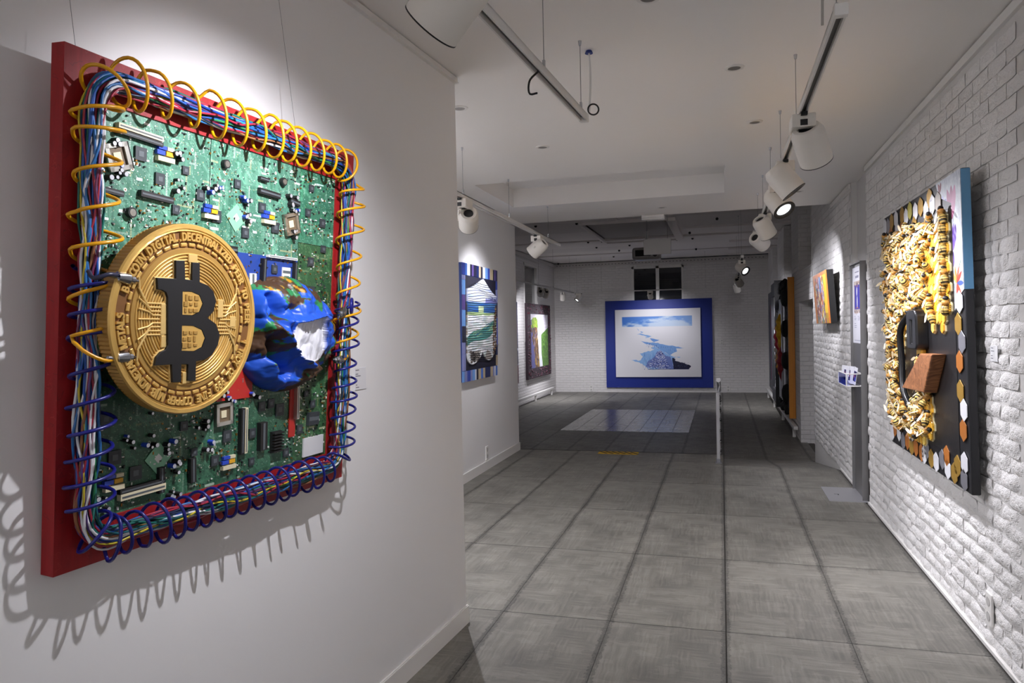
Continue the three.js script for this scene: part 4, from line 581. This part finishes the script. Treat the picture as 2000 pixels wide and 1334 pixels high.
{ // waterfall painting
  const A = thing('waterfall_painting', 'waterfall and cliff painting in a dark purple rough frame', 'painting');
  basis(A, V(0, 0, -1), V(0, 1, 0), V(1, 0, 0), V(XL + .055, .27, -18.2)); const W = 2.62, H = 2.02;
  const rough = std('#3a2a33', .7, { bumpMap: rep(plasterBump, 3, 3), bumpScale: .02 });
  for (const [a, b, c, d] of [[0, W, 0, .28], [0, W, H - .28, H], [0, .34, .28, H - .28], [W - .30, W, .28, H - .28]]) part(A, 'frame_bar', box(a, b, c, d, -.05, .02), rough);
  const cr = [[], []]; for (let k = 0; k < 260; k++) { const e = Math.floor(rnd() * 4), x = e < 2 ? rr(.05, W - .05) : e === 2 ? rr(.03, .3) : rr(W - .28, W - .03), y = e === 0 ? rr(.03, .25) : e === 1 ? rr(H - .26, H - .03) : rr(.1, H - .1); const g = new THREE.IcosahedronGeometry(rr(.01, .026), 0); g.translate(x, y, .022); cr[k % 2].push(g); } cr.forEach((l, i) => part(A, 'frame_crumbs', merge(l), std(['#5a2a38', '#6f5560'][i], .8)).userData.kind = 'stuff');
  const tex = ctex(512, 512, (x, w, h) => {
    x.fillStyle = '#d8d2dc'; x.fillRect(0, 0, w, h); for (let k = 0; k < 80; k++) { x.fillStyle = pick(['rgba(255,255,255,.3)', 'rgba(190,185,205,.3)']); x.fillRect(rr(0, w), rr(0, 170), rr(30, 120), rr(5, 20)); }
    x.fillStyle = '#4f7a2c'; x.beginPath(); x.moveTo(300, 200); x.lineTo(512, 130); x.lineTo(512, 512); x.lineTo(300, 512); x.fill(); for (let k = 0; k < 400; k++) { const a = rr(310, 512); x.fillStyle = pick(['#5f8f34', '#3f6a24', '#76a344', '#34561e']); x.fillRect(a, rr(170, 512), rr(4, 14), rr(6, 22)); }
    x.fillStyle = '#5b5a8e'; x.beginPath(); x.moveTo(0, 60); x.lineTo(90, 40); x.lineTo(180, 512); x.lineTo(0, 512); x.fill(); x.fillStyle = '#6b4d33'; x.beginPath(); x.moveTo(60, 110); x.lineTo(190, 60); x.lineTo(300, 512); x.lineTo(130, 512); x.fill();
    for (let k = 0; k < 260; k++) { const y = rr(80, 512), a = 60 + (y - 100) * .28; x.fillStyle = pick(['#8a6a3c', '#3a2c24', '#c09a4a', '#5a4030', '#77729a', '#2f2a3f']); x.fillRect(a + rr(-60, 110), y, rr(4, 14), rr(14, 50)); }
    for (let k = 0; k < 90; k++) { x.fillStyle = pick(['#8fae2e', '#a9bf3c', '#6f9226']); x.beginPath(); x.arc(rr(30, 190), rr(40, 120), rr(6, 18), 0, 7); x.fill(); }
    x.fillStyle = '#eceff4'; x.beginPath(); x.moveTo(190, 130); x.lineTo(240, 140); x.lineTo(330, 512); x.lineTo(240, 512); x.fill(); for (let k = 0; k < 60; k++) { x.fillStyle = pick(['rgba(190,200,220,.6)', 'rgba(255,255,255,.8)']); const y = rr(140, 480); x.fillRect(195 + (y - 130) * .16 + rr(0, 50 + (y - 130) * .1), y, 4, rr(20, 60)); }
  });
  part(A, 'canvas', faceUV(box(.34, W - .30, .28, H - .28, -.03, .012), .34, W - .30, .28, H - .28), std(0xffffff, .5, { map: tex }));
}
{ // picture half hidden by the wall corner
  const A = thing('narrow_painting', 'dark painting half hidden behind the white wall corner', 'painting'); basis(A, V(0, 0, -1), V(0, 1, 0), V(1, 0, 0), V(XL + .05, .26, -15.3));
  const tex = ctex(256, 256, (x, w, h) => { x.fillStyle = '#38384c'; x.fillRect(0, 0, w, h); for (let k = 0; k < 90; k++) { x.fillStyle = pick(['#25253a', '#4a4a60', '#5a3a48', '#74748c']); x.fillRect(rr(0, w), rr(0, h), rr(10, 40), rr(10, 60)); } x.strokeStyle = '#b8bcd0'; x.lineWidth = 6; x.beginPath(); x.arc(235, 175, 30, 0, 7); x.stroke(); x.fillStyle = '#6a2f44'; x.fillRect(180, 200, 76, 56); });
  part(A, 'canvas', faceUV(rbox(2.05, 2.03, .04, .004, 1.025, 1.015, -.02), 0, 2.05, 0, 2.03), std(0xffffff, .5, { map: tex }));
}
{ // blue framed picture on the far wall
  const A = thing('blue_framed_picture', 'large blue bordered picture of an ice crevasse under clouds', 'painting'); A.position.set(-3.37, -.21, ZB + .05);
  const W = 3.115, H = 2.61; part(A, 'blue_surround', rbox(W, H, .06, .006, W / 2, H / 2, -.02), std('#112c8c', .55));
  const x0 = .30, x1 = 2.785, y0 = .318, y1 = 2.335;
  const tex = ctex(1024, 832, (x, w, h) => {
    x.fillStyle = '#e7e6ea'; x.fillRect(0, 0, w, h); const X = (u) => (u - 165) / 1250 * w, Y = (v) => (v - 190) / 970 * h;
    const sx = X(270), sy = Y(295), sw = X(1295) - sx, sh2 = Y(440) - sy; x.save(); x.beginPath(); x.rect(sx, sy, sw, sh2); x.clip();
    const im = x.getImageData(sx, sy, sw, sh2), d = im.data, iw = im.width; for (let j = 0; j < im.height; j++) for (let i = 0; i < iw; i++) { const u = i / iw, v = j / im.height, n = fbm(u * 9, v * 3.2, 5), cl = Math.min(1, Math.max(0, (n - .62 + .9 * v - .5 + .75 * Math.exp(-((u - .62) ** 2) / .06)) * 3)), q = (j * iw + i) * 4, b = u; d[q] = (60 + 70 * b) * (1 - cl) + 196 * cl; d[q + 1] = (118 + 50 * b) * (1 - cl) + 214 * cl; d[q + 2] = (205 + 20 * b) * (1 - cl) + 236 * cl; } x.putImageData(im, sx, sy); x.restore();
    const poly = (pts, c) => { x.fillStyle = c; x.beginPath(); pts.forEach((p, i) => x[i ? 'lineTo' : 'moveTo'](X(p[0]) + (i ? rr(-1.5, 1.5) : 0), Y(p[1]) + rr(-1.5, 1.5))); x.closePath(); x.fill(); };
    const jag = (pts, n = 6, amp = 9) => { const o = []; pts.forEach((p, i) => { const q = pts[(i + 1) % pts.length]; for (let k = 0; k < n; k++) o.push([p[0] + (q[0] - p[0]) * k / n + (k ? rr(-amp, amp) : 0), p[1] + (q[1] - p[1]) * k / n + (k ? rr(-amp, amp) : 0)]); }); return o; };
    const ice = '#86b0e4'; poly([[488, 460], [515, 480], [522, 500], [505, 482]], ice); poly(jag([[540, 505], [590, 515], [560, 528]], 3, 3), ice); poly(jag([[490, 548], [540, 535], [650, 560], [705, 580], [660, 595], [610, 600], [640, 585], [560, 560]], 3, 4), ice); poly(jag([[680, 605], [820, 632], [780, 650], [735, 658], [700, 635]], 3, 4), '#6f9cdc'); poly(jag([[545, 650], [640, 660], [740, 665], [860, 690], [1060, 730], [1180, 750], [1060, 755], [1070, 800], [960, 850], [740, 710], [640, 690]], 4, 7), '#7aa6e0');
    poly(jag([[740, 715], [960, 850], [1010, 870], [1155, 885], [1040, 880], [1000, 1050], [650, 1050], [600, 1000], [520, 950], [400, 918], [540, 920], [570, 870], [525, 820], [620, 800], [740, 770], [700, 750]], 4, 8), '#8db8ea');
    for (let k = 0; k < 90; k++) { x.strokeStyle = pick(['rgba(50,100,180,.5)', 'rgba(220,235,250,.6)', 'rgba(90,140,210,.6)']); x.lineWidth = 2; const u = rr(560, 760), v = rr(800, 960); x.beginPath(); x.moveTo(X(u), Y(v)); x.lineTo(X(u + rr(-6, 6)), Y(v + rr(30, 90))); x.stroke(); }
    for (let k = 0; k < 70; k++) { x.strokeStyle = pick(['#3f6fc0', '#a9c8ee', '#2c5098']); x.lineWidth = 2; const u = rr(620, 1050), v = 665 + (u - 620) * .16 + rr(0, 50); x.beginPath(); x.moveTo(X(u), Y(v)); x.lineTo(X(u + rr(-8, 8)), Y(v + rr(10, 30))); x.stroke(); }
    poly(jag([[830, 780], [900, 850], [980, 880], [1010, 960], [1020, 1050], [610, 1010], [650, 930], [740, 880], [780, 800]], 5, 8), '#6d7fc0');
    for (let k = 0; k < 900; k++) { const v = rr(790, 1048), hw = (v - 770) * .85, u = 830 + (v - 770) * -.02 + rr(-hw, hw * .72); x.fillStyle = pick(['#e9ecf6', '#2f3f9a', '#1c2568', '#9aa4d8', '#4f62b8', '#c9cfe8']); x.beginPath(); x.ellipse(X(u), Y(v), rr(2, 8), rr(1.5, 4.5), rr(-.4, .4), 0, 7); x.fill(); }
    poly(jag([[1000, 880], [1050, 905], [1040, 930], [1150, 960], [1270, 1003], [1240, 1050], [1020, 1050]], 4, 8), '#161a3c'); for (let k = 0; k < 80; k++) { x.fillStyle = pick(['#2a2f5c', '#0d1028', '#5a5f88']); x.fillRect(X(rr(1030, 1230)), Y(rr(950, 1045)), rr(3, 10), rr(2, 5)); }
    x.fillStyle = '#1a2460'; x.fillRect(X(645), Y(1046), X(1235) - X(645), 5);
  });
  part(A, 'white_canvas', faceUV(rbox(x1 - x0, y1 - y0, .06, .004, (x0 + x1) / 2, (y0 + y1) / 2, .03), x0, x1, y0, y1), std(0xffffff, .6, { map: tex }));
}
const wallC = (z) => XR + (z + 12.6) / (ZB + 12.6) * .08, fromZ = (z0) => { const ax = V(-.0088, 0, 1).normalize(); return ax; };
function onWallC(A, zFar, y) { const ux = V(-.00874, 0, 1).normalize(), up = V(0, 1, 0); basis(A, ux, up, V().crossVectors(ux, up), V(wallC(zFar) - .05, y, zFar)); }
{ // striped dark painting with red edge
  const A = thing('striped_painting', 'farthest dark striped painting with red side edge', 'painting'); onWallC(A, -20.7, -.08); const W = 2.75, H = 2.5;
  part(A, 'grey_mount', rbox(W, H, .06, .004, W / 2, H / 2, -.015), std('#5a5a60', .6));
  const cs = ['#20243c', '#3a3f66', '#14162a', '#8a2734', '#4a4f7a', '#2a2038'].map(c => std(c, .5)); let x = .25; for (let k = 0; k < 9; k++) { part(A, 'painted_stripe', box(x, x + .24, .25, H - .35, .01, .018 + .004 * (k % 3)), cs[k % 6]); x += .25; }
  part(A, 'red_edge', box(W - .002, W + .02, 0, H - .1, -.045, .02), std('#a01624', .5));
}
{ // white relief in a deep dark frame
  const A = thing('white_relief', 'white textured relief in a deep black frame', 'artwork'); onWallC(A, -17.75, -.12); const W = 1.9, H = 2.62;
  for (const [a, b, c, d] of [[0, W, 0, .28], [0, W, H - .28, H], [0, .12, .28, H - .28], [W - .12, W, .28, H - .28]]) part(A, 'frame_bar', box(a, b, c, d, -.04, .10), std('#3c3c40', .6));
  part(A, 'white_face', (() => { const g = new THREE.BoxGeometry(W - .24, H - .56, .03, 30, 40, 1); g.translate(W / 2, H / 2, .02); const p = g.attributes.position; for (let i = 0; i < p.count; i++) if (p.getZ(i) > .03) p.setZ(i, p.getZ(i) + .04 * (fbm(p.getX(i) * 7, p.getY(i) * 7, 3) - .4)); g.computeVertexNormals(); return g; })(), std('#dedee2', .6));
  part(A, 'black_side', box(W, W + .03, 0, H, -.04, .14), M.black);
}
{ // relief with black hats
  const A = thing('hat_relief', 'orange framed relief with black hats, bright cloths and white balls', 'artwork'); onWallC(A, -15.75, -.06); const W = 2.35, H = 2.47;
  part(A, 'orange_board', rbox(W, H, .05, .006, W / 2, H / 2, -.02), std('#c97f16', .5));
  part(A, 'dark_ground', box(.04, W - .22, .12, H - .12, .004, .012), std('#1d1c1e', .7));
  part(A, 'orange_edge', box(W - .08, W, 0, H, .0, .06), std('#d2871a', .5));
  for (const x of [.9, 1.2, 1.55]) part(A, 'silver_tube', bar(V(x, .25, .07), V(x, H - .35, .07), .06, 14), std('#b9bac2', .35, { metalness: .7 }));
  const felt = std('#0f0f10', .85), hp = [[0, .15], [.06, .145], [.12, .115], [.145, .05], [.15, .012], [.235, .004], [.24, -.004], [.15, -.006], [0, -.006]];
  const hatG = new THREE.LatheGeometry(hp.map(p => new THREE.Vector2(...p)), 28); hatG.rotateX(Math.PI / 2);
  for (const y of [.42, 1.0, 1.57, 2.12]) { const o = part(A, 'black_hat', hatG, felt); o.position.set(W - .32, y, .05); o.scale.set(1.05, 1.1, .75); }
  const lump = new THREE.IcosahedronGeometry(.1, 3); { const p = lump.attributes.position; for (let i = 0; i < p.count; i++) { const k = 1 + .3 * (noise(p.getX(i) * 20 + 5, p.getY(i) * 20 + p.getZ(i) * 9) - .5); p.setXYZ(i, p.getX(i) * k, p.getY(i) * k, p.getZ(i) * k); } lump.computeVertexNormals(); }
  for (let k = 0; k < 9; k++) { const o = part(A, 'black_bundle', lump, felt); o.position.set(.2 + k * .22, H - .12 + .04 * Math.sin(k * 2), .06); o.scale.z = .6; const q = part(A, 'black_bundle', lump, felt); q.position.set(.2 + k * .22, .12 + .05 * Math.cos(k), .06); q.scale.z = .6; }
  const g2 = part(A, 'grey_hat', hatG, std('#3a3a40', .7)); g2.position.set(.75, 2.0, .06); g2.rotation.y = -.3; g2.scale.set(1, 1, .8);
  const cloth = (c, x, y0, y1, r, z) => part(A, 'bright_cloth', (() => { const n = 26, pf = []; for (let i = 0; i <= n; i++) { const t = i / n; pf.push(new THREE.Vector2(r * Math.sin(Math.PI * Math.pow(t, .8)) * (.85 + .15 * Math.cos(t * 30)) + .004, y1 + (y0 - y1) * t)); } const g = new THREE.LatheGeometry(pf, 18); g.scale(1, 1, .8); g.translate(x, 0, z); return g; })(), std(c, .6));
  cloth('#e07a12', 1.30, .9, 1.85, .15, .08); cloth('#c21f3a', 1.05, .95, 1.75, .13, .13); cloth('#e6b21c', 1.45, 1.2, 1.85, .11, .14); cloth('#8a1626', 1.5, .55, 1.25, .12, .12); cloth('#d88a1e', 1.15, .62, 1.2, .12, .12);
  const ball = new THREE.SphereGeometry(.075, 20, 14); for (const y of [1.02, 1.16, 1.30, 1.43]) { const o = part(A, 'white_ball', ball, std('#d9cfc4', .5)); o.position.set(1.02, y, .15); }
}
{ // small colourful painting under its own beam of light
  const A = thing('abstract_painting', 'small colourful abstract painting tilted from the brick wall under a bright beam', 'painting');
  const ux = V(0, 0, 1), up = V(-.0695, .9976, 0); basis(A, ux, up, V().crossVectors(ux, up).normalize(), V(1.12, 1.59, -9.5)); const W = 1.15, H = .575;
  part(A, 'stretcher', rbox(W, H, .07, .004, W / 2, H / 2, -.037), M.black);
  const tex = ctex(512, 300, (x, w, h) => { x.fillStyle = '#d87a2c'; x.fillRect(0, 0, w, h); x.fillStyle = '#d9b52c'; x.fillRect(330, 20, 150, 250); x.fillStyle = '#b58a28'; x.fillRect(40, 240, 430, 60); x.fillStyle = '#6f8f6a'; x.fillRect(60, 130, 110, 120); for (let k = 0; k < 420; k++) { x.fillStyle = pick(['#e9e4dc', '#8a4a78', '#d9742c', '#d8b838', '#5a78b8', '#a8482c', '#6a8a5a', '#c9a0b8', '#4a3030', '#f0ead8']); x.save(); x.translate(150 + rr(-90, 220), rr(20, 280)); x.rotate(rr(-.6, .6)); x.fillRect(0, 0, rr(5, 30), rr(8, 60)); x.restore(); } x.fillStyle = '#d9802c'; x.fillRect(0, 0, 70, 300); x.fillStyle = '#7088c4'; x.beginPath(); x.ellipse(260, 70, 40, 50, 0, 0, 7); x.fill(); });
  part(A, 'canvas', faceUV(box(0, W, 0, H, -.004, .002), 0, W, 0, H), std(0xffffff, .45, { map: tex }));
}
// ---------------------------------------------------------------- poster stand and leaflets
{
  const A = thing('poster_stand', 'tall brushed steel stand with framed poster and floor plate', 'stand'); A.position.set(1.19, 0, -7.23);
  const steel = std('#8d8c8c', .38, { metalness: .75 });
  part(A, 'upright', merge([box(.012, .04, .006, 2.13, -.25, .25)]), steel);
  part(A, 'side_flange', box(-.012, .04, .006, 2.13, .25, .256), steel); part(A, 'side_flange', box(-.012, .04, .006, 2.13, -.256, -.25), steel); part(A, 'top_flange', box(-.012, .04, 2.13, 2.136, -.256, .256), steel);
  const bp = part(A, 'base_plate', box(-.29, .03, 0, .006, -.28, .30), std('#b4b4b8', .4, { metalness: .5 })); part(bp, 'slot_hole', merge([box(-.215, -.175, .006, .0065, .02, .03), box(-.185, -.175, .006, .0065, .02, .06)]), M.black);
  const tex = ctex(256, 512, (x, w, h) => { x.fillStyle = '#e8e8f2'; x.fillRect(0, 0, w, h); x.fillStyle = '#8a8aa4'; x.fillRect(70, 30, 110, 8); x.fillRect(80, 58, 90, 16); x.fillStyle = '#c9b8b0'; x.fillRect(40, 95, 175, 215); for (let k = 0; k < 60; k++) { x.fillStyle = pick(['#7a5a50', '#e6dcd6', '#9a6a5a', '#4a3a48']); x.fillRect(rr(40, 205), rnd() < .5 ? rr(95, 118) : rr(288, 306), rr(4, 12), rr(5, 16)); } x.fillStyle = '#3a36a8'; x.fillRect(58, 122, 138, 162); x.fillStyle = '#d9d6ec'; x.beginPath(); x.ellipse(120, 165, 16, 30, .1, 0, 7); x.ellipse(126, 235, 14, 40, 0, 0, 7); x.fill(); x.fillStyle = '#c97a4a'; x.fillRect(90, 128, 70, 4); x.fillRect(90, 272, 70, 5); x.fillStyle = '#9a9ab0'; for (const [a, b, c] of [[45, 330, 30], [45, 342, 55], [45, 352, 48], [140, 330, 40], [140, 342, 60], [140, 354, 50], [45, 378, 44], [45, 392, 60], [45, 404, 56], [40, 492, 170]]) x.fillRect(a, b, c, 4); });
  part(A, 'poster', (() => { const g = box(.008, .0125, 1.40, 2.10, -.235, .235), p = g.attributes.position, uv = []; for (let i = 0; i < p.count; i++) uv.push((p.getZ(i) + .235) / .47, (p.getY(i) - 1.40) / .70); g.setAttribute('uv', new THREE.Float32BufferAttribute(uv, 2)); return g; })(), std(0xffffff, .4, { map: tex }));
  // leaflet tray: white rods and a clear front
  const R = thing('leaflet_tray', 'white wire leaflet tray fixed to the steel stand', 'tray'); R.position.set(1.195, 1.02, -7.23);
  const c = [[-.13, 0, -.22], [.0, 0, -.22], [.0, 0, .22], [-.13, 0, .22]].map(p => V(...p)), t = c.map(p => p.clone().setY(.11)), rod = [];
  for (let i = 0; i < 4; i++) { rod.push([c[i], c[(i + 1) % 4]], [t[i], t[(i + 1) % 4]], [c[i], t[i]]); } for (const [a, b] of rod) part(R, 'rod', bar(a, b, .006, 6), M.white);
  part(R, 'tray_floor', box(-.13, 0, -.004, .0, -.22, .22), M.white);
  const glass = new THREE.MeshPhysicalMaterial({ color: 0xb8bff0, roughness: .05, transmission: 1, thickness: 0 }); part(R, 'clear_front', box(-.133, -.130, .0, .11, -.215, .215), glass);
  const lt = ctex(128, 256, (x, w, h) => { x.fillStyle = '#e9e9ef'; x.fillRect(0, 0, w, h); x.fillStyle = '#2c2c60'; x.fillRect(14, 60, 100, 150); x.fillStyle = '#8a4a78'; x.fillRect(30, 90, 40, 70); x.fillStyle = '#5a6ad0'; x.fillRect(70, 140, 34, 60); });
  const lm = std(0xffffff, .4, { map: lt }), pale = std('#e6e6ec', .5);
  for (let k = 0; k < 6; k++) { const o = single('leaflet', rbox(.002, .16, .07, .0008, 0, .08, 0), k % 2 ? lm : pale, ['picture leaflet at the far end of the wire tray', 'second leaflet leaning in the wire tray', 'white leaflet in the middle of the wire tray', 'fourth leaflet of the wire tray, fanned out', 'tall pale leaflet near the front of the tray', 'slanted blue leaflet at the tray end nearest the viewer'][k], 'leaflet', 'leaflets in the wire tray'); o.position.set(1.09 + .010 * k, 1.03, -7.39 + .056 * k); o.rotation.set(k === 5 ? .2 : rr(-.05, .08), .25, -.05 - rr(0, .08)); }
}
// ---------------------------------------------------------------- railing beside the ramp
{
  const A = thing('ramp_railing', 'steel railing with round handrail beside the ramp', 'railing'); A.position.set(-.045, 0, -8.62);
  const alu = std('#b5b5b8', .4, { metalness: .6 }), sl = -.35 / 2.44;
  for (const [z, y0] of [[0, 0], [-1.15, LOW], [-2.25, LOW]]) { const h = .82 + (z < 0 ? z * -sl * -1 : 0), top = .82 + sl * -z * 1; const yt = .82 + sl * (-z); const p = part(A, 'post', rbox(.038, yt - y0, .06, .004, -.012, (yt + y0) / 2, z), alu); part(p, 'post_foot', merge([rbox(.075, .012, .09, .004, -.012, y0 + .006, z), rbox(.05, .05, .072, .01, -.012, y0 + .03, z)]), std('#84858a', .5, { metalness: .5 })); part(p, 'rail_bracket', merge([bar(V(-.005, yt, z), V(.012, yt + .07, z - .02), .009, 8), bar(V(.012, yt + .07, z - .02), V(0, yt + .13, z), .008, 8)]), alu); }
  part(A, 'handrail', bar(V(0, .963, .03), V(0, .963 - .35, -2.5), .026, 20), std('#cfcfd2', .35, { metalness: .4 }));
  for (let k = 0; k < 6; k++) { const y = .12 + k * .13; const r = part(A, 'rod', bar(V(.014, y, .01), V(.014, y - .33, -2.3), .005, 8), alu); for (const [z, d] of [[-.02, 0], [-.5, .05], [-1.15, .1]]) part(r, 'rod_clamp', rbox(.02, .022, .03, .004, .016, y + z * .143, z), M.black); }
}
// ---------------------------------------------------------------- small fittings
{ // hazard tape, cards, sockets
  const tape = thing('hazard_tape', 'yellow and black striped tape strip on the step edge', 'tape'); tape.position.set(-1.53, .0025, -9.10);
  part(tape, 'yellow_strip', rbox(.5, .004, .17, .0015, .25, 0, 0), std('#d8ac14', .6)); for (let k = 0; k < 6; k++) { const g = new THREE.BoxGeometry(.03, .001, .17); g.rotateY(.7); g.translate(.06 + k * .078, .0022, 0); part(tape, 'black_stripe', g, M.black); }
  const card = (label, w, h, place, lines) => { const g = thing('caption_card', label, 'card', 'caption cards beside the artworks'); place(g); part(g, 'card_sheet', rbox(w, h, .003, .001), std('#e4e4e6', .5)); const ink = std('#5c5c66', .6); lines.forEach(([x, y, l]) => part(g, 'print_line', box(x, x + l, y, y + .003, .0015, .0018), ink)); };
  card('white caption card right of the circuit board artwork', .085, .09, (g) => { basis(g, wd.clone(), V(0, 1, 0), wn.clone(), V(-1.357, 1.40, -3.657).add(wd.clone().multiplyScalar(-2.3792 + 1.375)).addScaledVector(wn, .002)); }, [[-.036, .034, .026], [-.036, .018, .018], [-.036, .01, .036], [-.036, -.008, .012], [-.036, -.026, .01], [-.036, -.036, .022]]);
  card('white caption card right of the bee artwork', .09, .075, (g) => basis(g, V(0, 0, 1), V(0, 1, 0), V(-1, 0, 0), V(XR - .008, 1.43, -3.83)), [[-.035, .024, .03], [-.035, .01, .04], [-.035, -.012, .02], [-.035, -.024, .026]]);
  card('tiny caption card beside the sea wave artwork', .06, .05, (g) => basis(g, V(0, 0, -1), V(0, 1, 0), V(1, 0, 0), V(-2.597, 1.405, -8.32)), [[-.022, .01, .03], [-.022, -.006, .024]]);
  const outlet = (label, b, s = 1) => { const g = thing('wall_socket', label, 'socket', 'white wall sockets'); b(g); part(g, 'cover_plate', rbox(.08 * s, .155 * s, .012, .004), M.white); for (const y of [-.036, .036]) { const q = new THREE.CylinderGeometry(.023 * s, .023 * s, .004, 20); q.rotateX(Math.PI / 2); q.translate(0, y * s, .006); part(g, 'socket_well', q, std('#bdbbb8', .5)); } };
  outlet('double wall socket low on the wall under the sea wave artwork', g => basis(g, V(0, 0, -1), V(0, 1, 0), V(1, 0, 0), V(-2.594, .19, -7.78)));
  outlet('painted socket low on the brick wall below the bee artwork', g => basis(g, V(0, 0, 1), V(0, 1, 0), V(-1, 0, 0), V(XR - .006, .20, -3.93)));
  outlet('small socket near the floor left of the blue framed picture', g => g.position.set(-3.85, -.24, ZB + .008), 1.2);
  outlet('small socket near the floor right of the blue framed picture', g => g.position.set(.16, -.24, ZB + .008), 1.2);
  outlet('switch plate on the far wall right of the blue framed picture', g => g.position.set(.0, 1.12, ZB + .008), 1);
}
{ // recessed downlights in the near ceiling
  const names = ['recessed downlight nearest the right track end', 'recessed downlight beside the second spotlight', 'recessed downlight before the ceiling recess', 'recessed downlight at the partition edge', 'bright rimmed downlight near the far ceiling edge', 'recessed downlight behind the glowing spotlights', 'recessed downlight at the top edge of the picture'];
  [[.086, -4.015], [.235, -5.126], [-1.263, -5.259], [-1.516, -4.165], [-.631, -8.389], [.78, -7.95], [-.27, -3.05]].forEach(([x, z], i) => {
    const g = thing('ceiling_downlight', names[i], 'downlight', 'recessed downlights'); g.position.set(x, CEIL, z);
    part(g, 'trim_ring', toCreasedNormals(new THREE.LatheGeometry([[.032, -.001], [.034, -.006], [.05, -.004], [.052, 0]].map(p => new THREE.Vector2(...p)), 28), .6), M.white);
    part(g, 'reflector', new THREE.LatheGeometry([[0, -.0015], [.02, -.002], [.032, -.004]].map(p => new THREE.Vector2(...p)), 24), std('#8f8c88', .4, { metalness: .3 }));
  });
}
{ // hanging sign panel, box on the beam, projector, cords
  const s = thing('hanging_sign', 'blank white panel hanging under the far skylight', 'sign'); s.position.set(-1.07, 3.01, -13);
  part(s, 'panel', rbox(.48, .275, .05, .008), M.white); part(s, 'raised_border', merge([box(-.235, .235, .122, .132, .024, .03), box(-.235, .235, -.132, -.122, .024, .03), box(-.235, -.225, -.13, .13, .024, .03), box(.225, .235, -.13, .13, .024, .03)]), M.white); for (const x of [-.18, .18]) part(s, 'hanging_rod', bar(V(x, .137, 0), V(x, FAR - 3.01 - .0, 0), .004, 6), M.wire);
  const b = thing('beam_box', 'small white box under the edge of the near ceiling', 'box'); b.position.set(-.78, CEIL - .03, -8.9); part(b, 'case', rbox(.27, .058, .09, .008), M.white); part(b, 'lid_line', box(-.13, .13, -.012, -.008, .045, .0455), std('#a9a7a5', .6));
  const p = thing('ceiling_projector', 'projector hanging from the far ceiling behind the blank panel', 'projector'); p.position.set(-1.5, 3.14, -15.5);
  part(p, 'body', rbox(.58, .26, .42, .06), std('#a9a6a4', .5)); part(p, 'front_grille', box(-.22, .1, -.06, .07, .21, .214), M.black); part(p, 'mount_pole', bar(V(0, .12, 0), V(0, FAR - 3.14 + .25, 0), .03, 12), M.white); part(p, 'lens', (() => { const g = new THREE.CylinderGeometry(.05, .05, .06, 24); g.rotateX(Math.PI / 2); g.translate(.19, -.03, .22); return g; })(), M.dark);
  const k = thing('power_cord', 'white power cord dropping from the ceiling to the left track end', 'cord'); part(k, 'cord', tube([V(-.605, CEIL, -3.53), V(-.60, 2.85, -3.53), V(-.60, 2.74, -3.52), V(-.605, 2.64, -3.505)], .005, 24, 8), M.white); part(k, 'ceiling_gland', (() => { const g = new THREE.CylinderGeometry(.014, .02, .015, 12); g.translate(-.605, CEIL - .006, -3.53); return g; })(), std('#2c3f8a', .5)); part(k, 'dark_loop', (() => { const g = new THREE.TorusGeometry(.026, .004, 6, 24); g.rotateY(.3); g.translate(-.585, 2.655, -3.51); return g; })(), M.dark);
  const k2 = thing('power_cord', 'grey power cord at the near end of the right track', 'cord'); part(k2, 'cord', tube([V(.33, CEIL, -2.62), V(.335, 2.85, -2.63), V(.345, 2.72, -2.66), V(.352, 2.62, -2.72)], .0045, 24, 8), std('#b5b0aa', .5));
  const hook = thing('track_hook', 'small black wire hook under the left track', 'hook'); part(hook, 'hook_wire', tube([V(-.662, 2.585, -2.72), V(-.70, 2.55, -2.72), V(-.70, 2.50, -2.72), V(-.67, 2.50, -2.72)], .004, 18, 6), M.black);
}
{ // heating pipes on feet along the far side walls
  const pipe = (label, x, z0, z1, feet) => { const g = thing('heating_pipe', label, 'pipe', 'low white pipes in the far room'); g.position.set(x, LOW, z0); part(g, 'casing', rbox(.07, .06, Math.abs(z1 - z0), .01, 0, .19, (z1 - z0) / 2), M.white); for (const f of feet) part(g, 'foot', rbox(.05, .17, .06, .006, 0, .085, f), M.white); };
  pipe('low white pipe casing under the striped and hat works', 1.17, -12.9, -20.6, [-.3, -2.6, -5, -7.3]); pipe('low white pipe casing under the waterfall painting', XL + .1, -16.8, -20.9, [-.2, -2, -3.9]);
}
struct('trim_3', merge([box(XR - .014, XR + .03, 0, .018, -3.0, -6.9), box(XR - .012, XR + .03, 0, .018, -7.66, -8.46)]), M.white, 'white sealed joint between brick wall and floor', 'trim');
renderer.render(scene, camera);
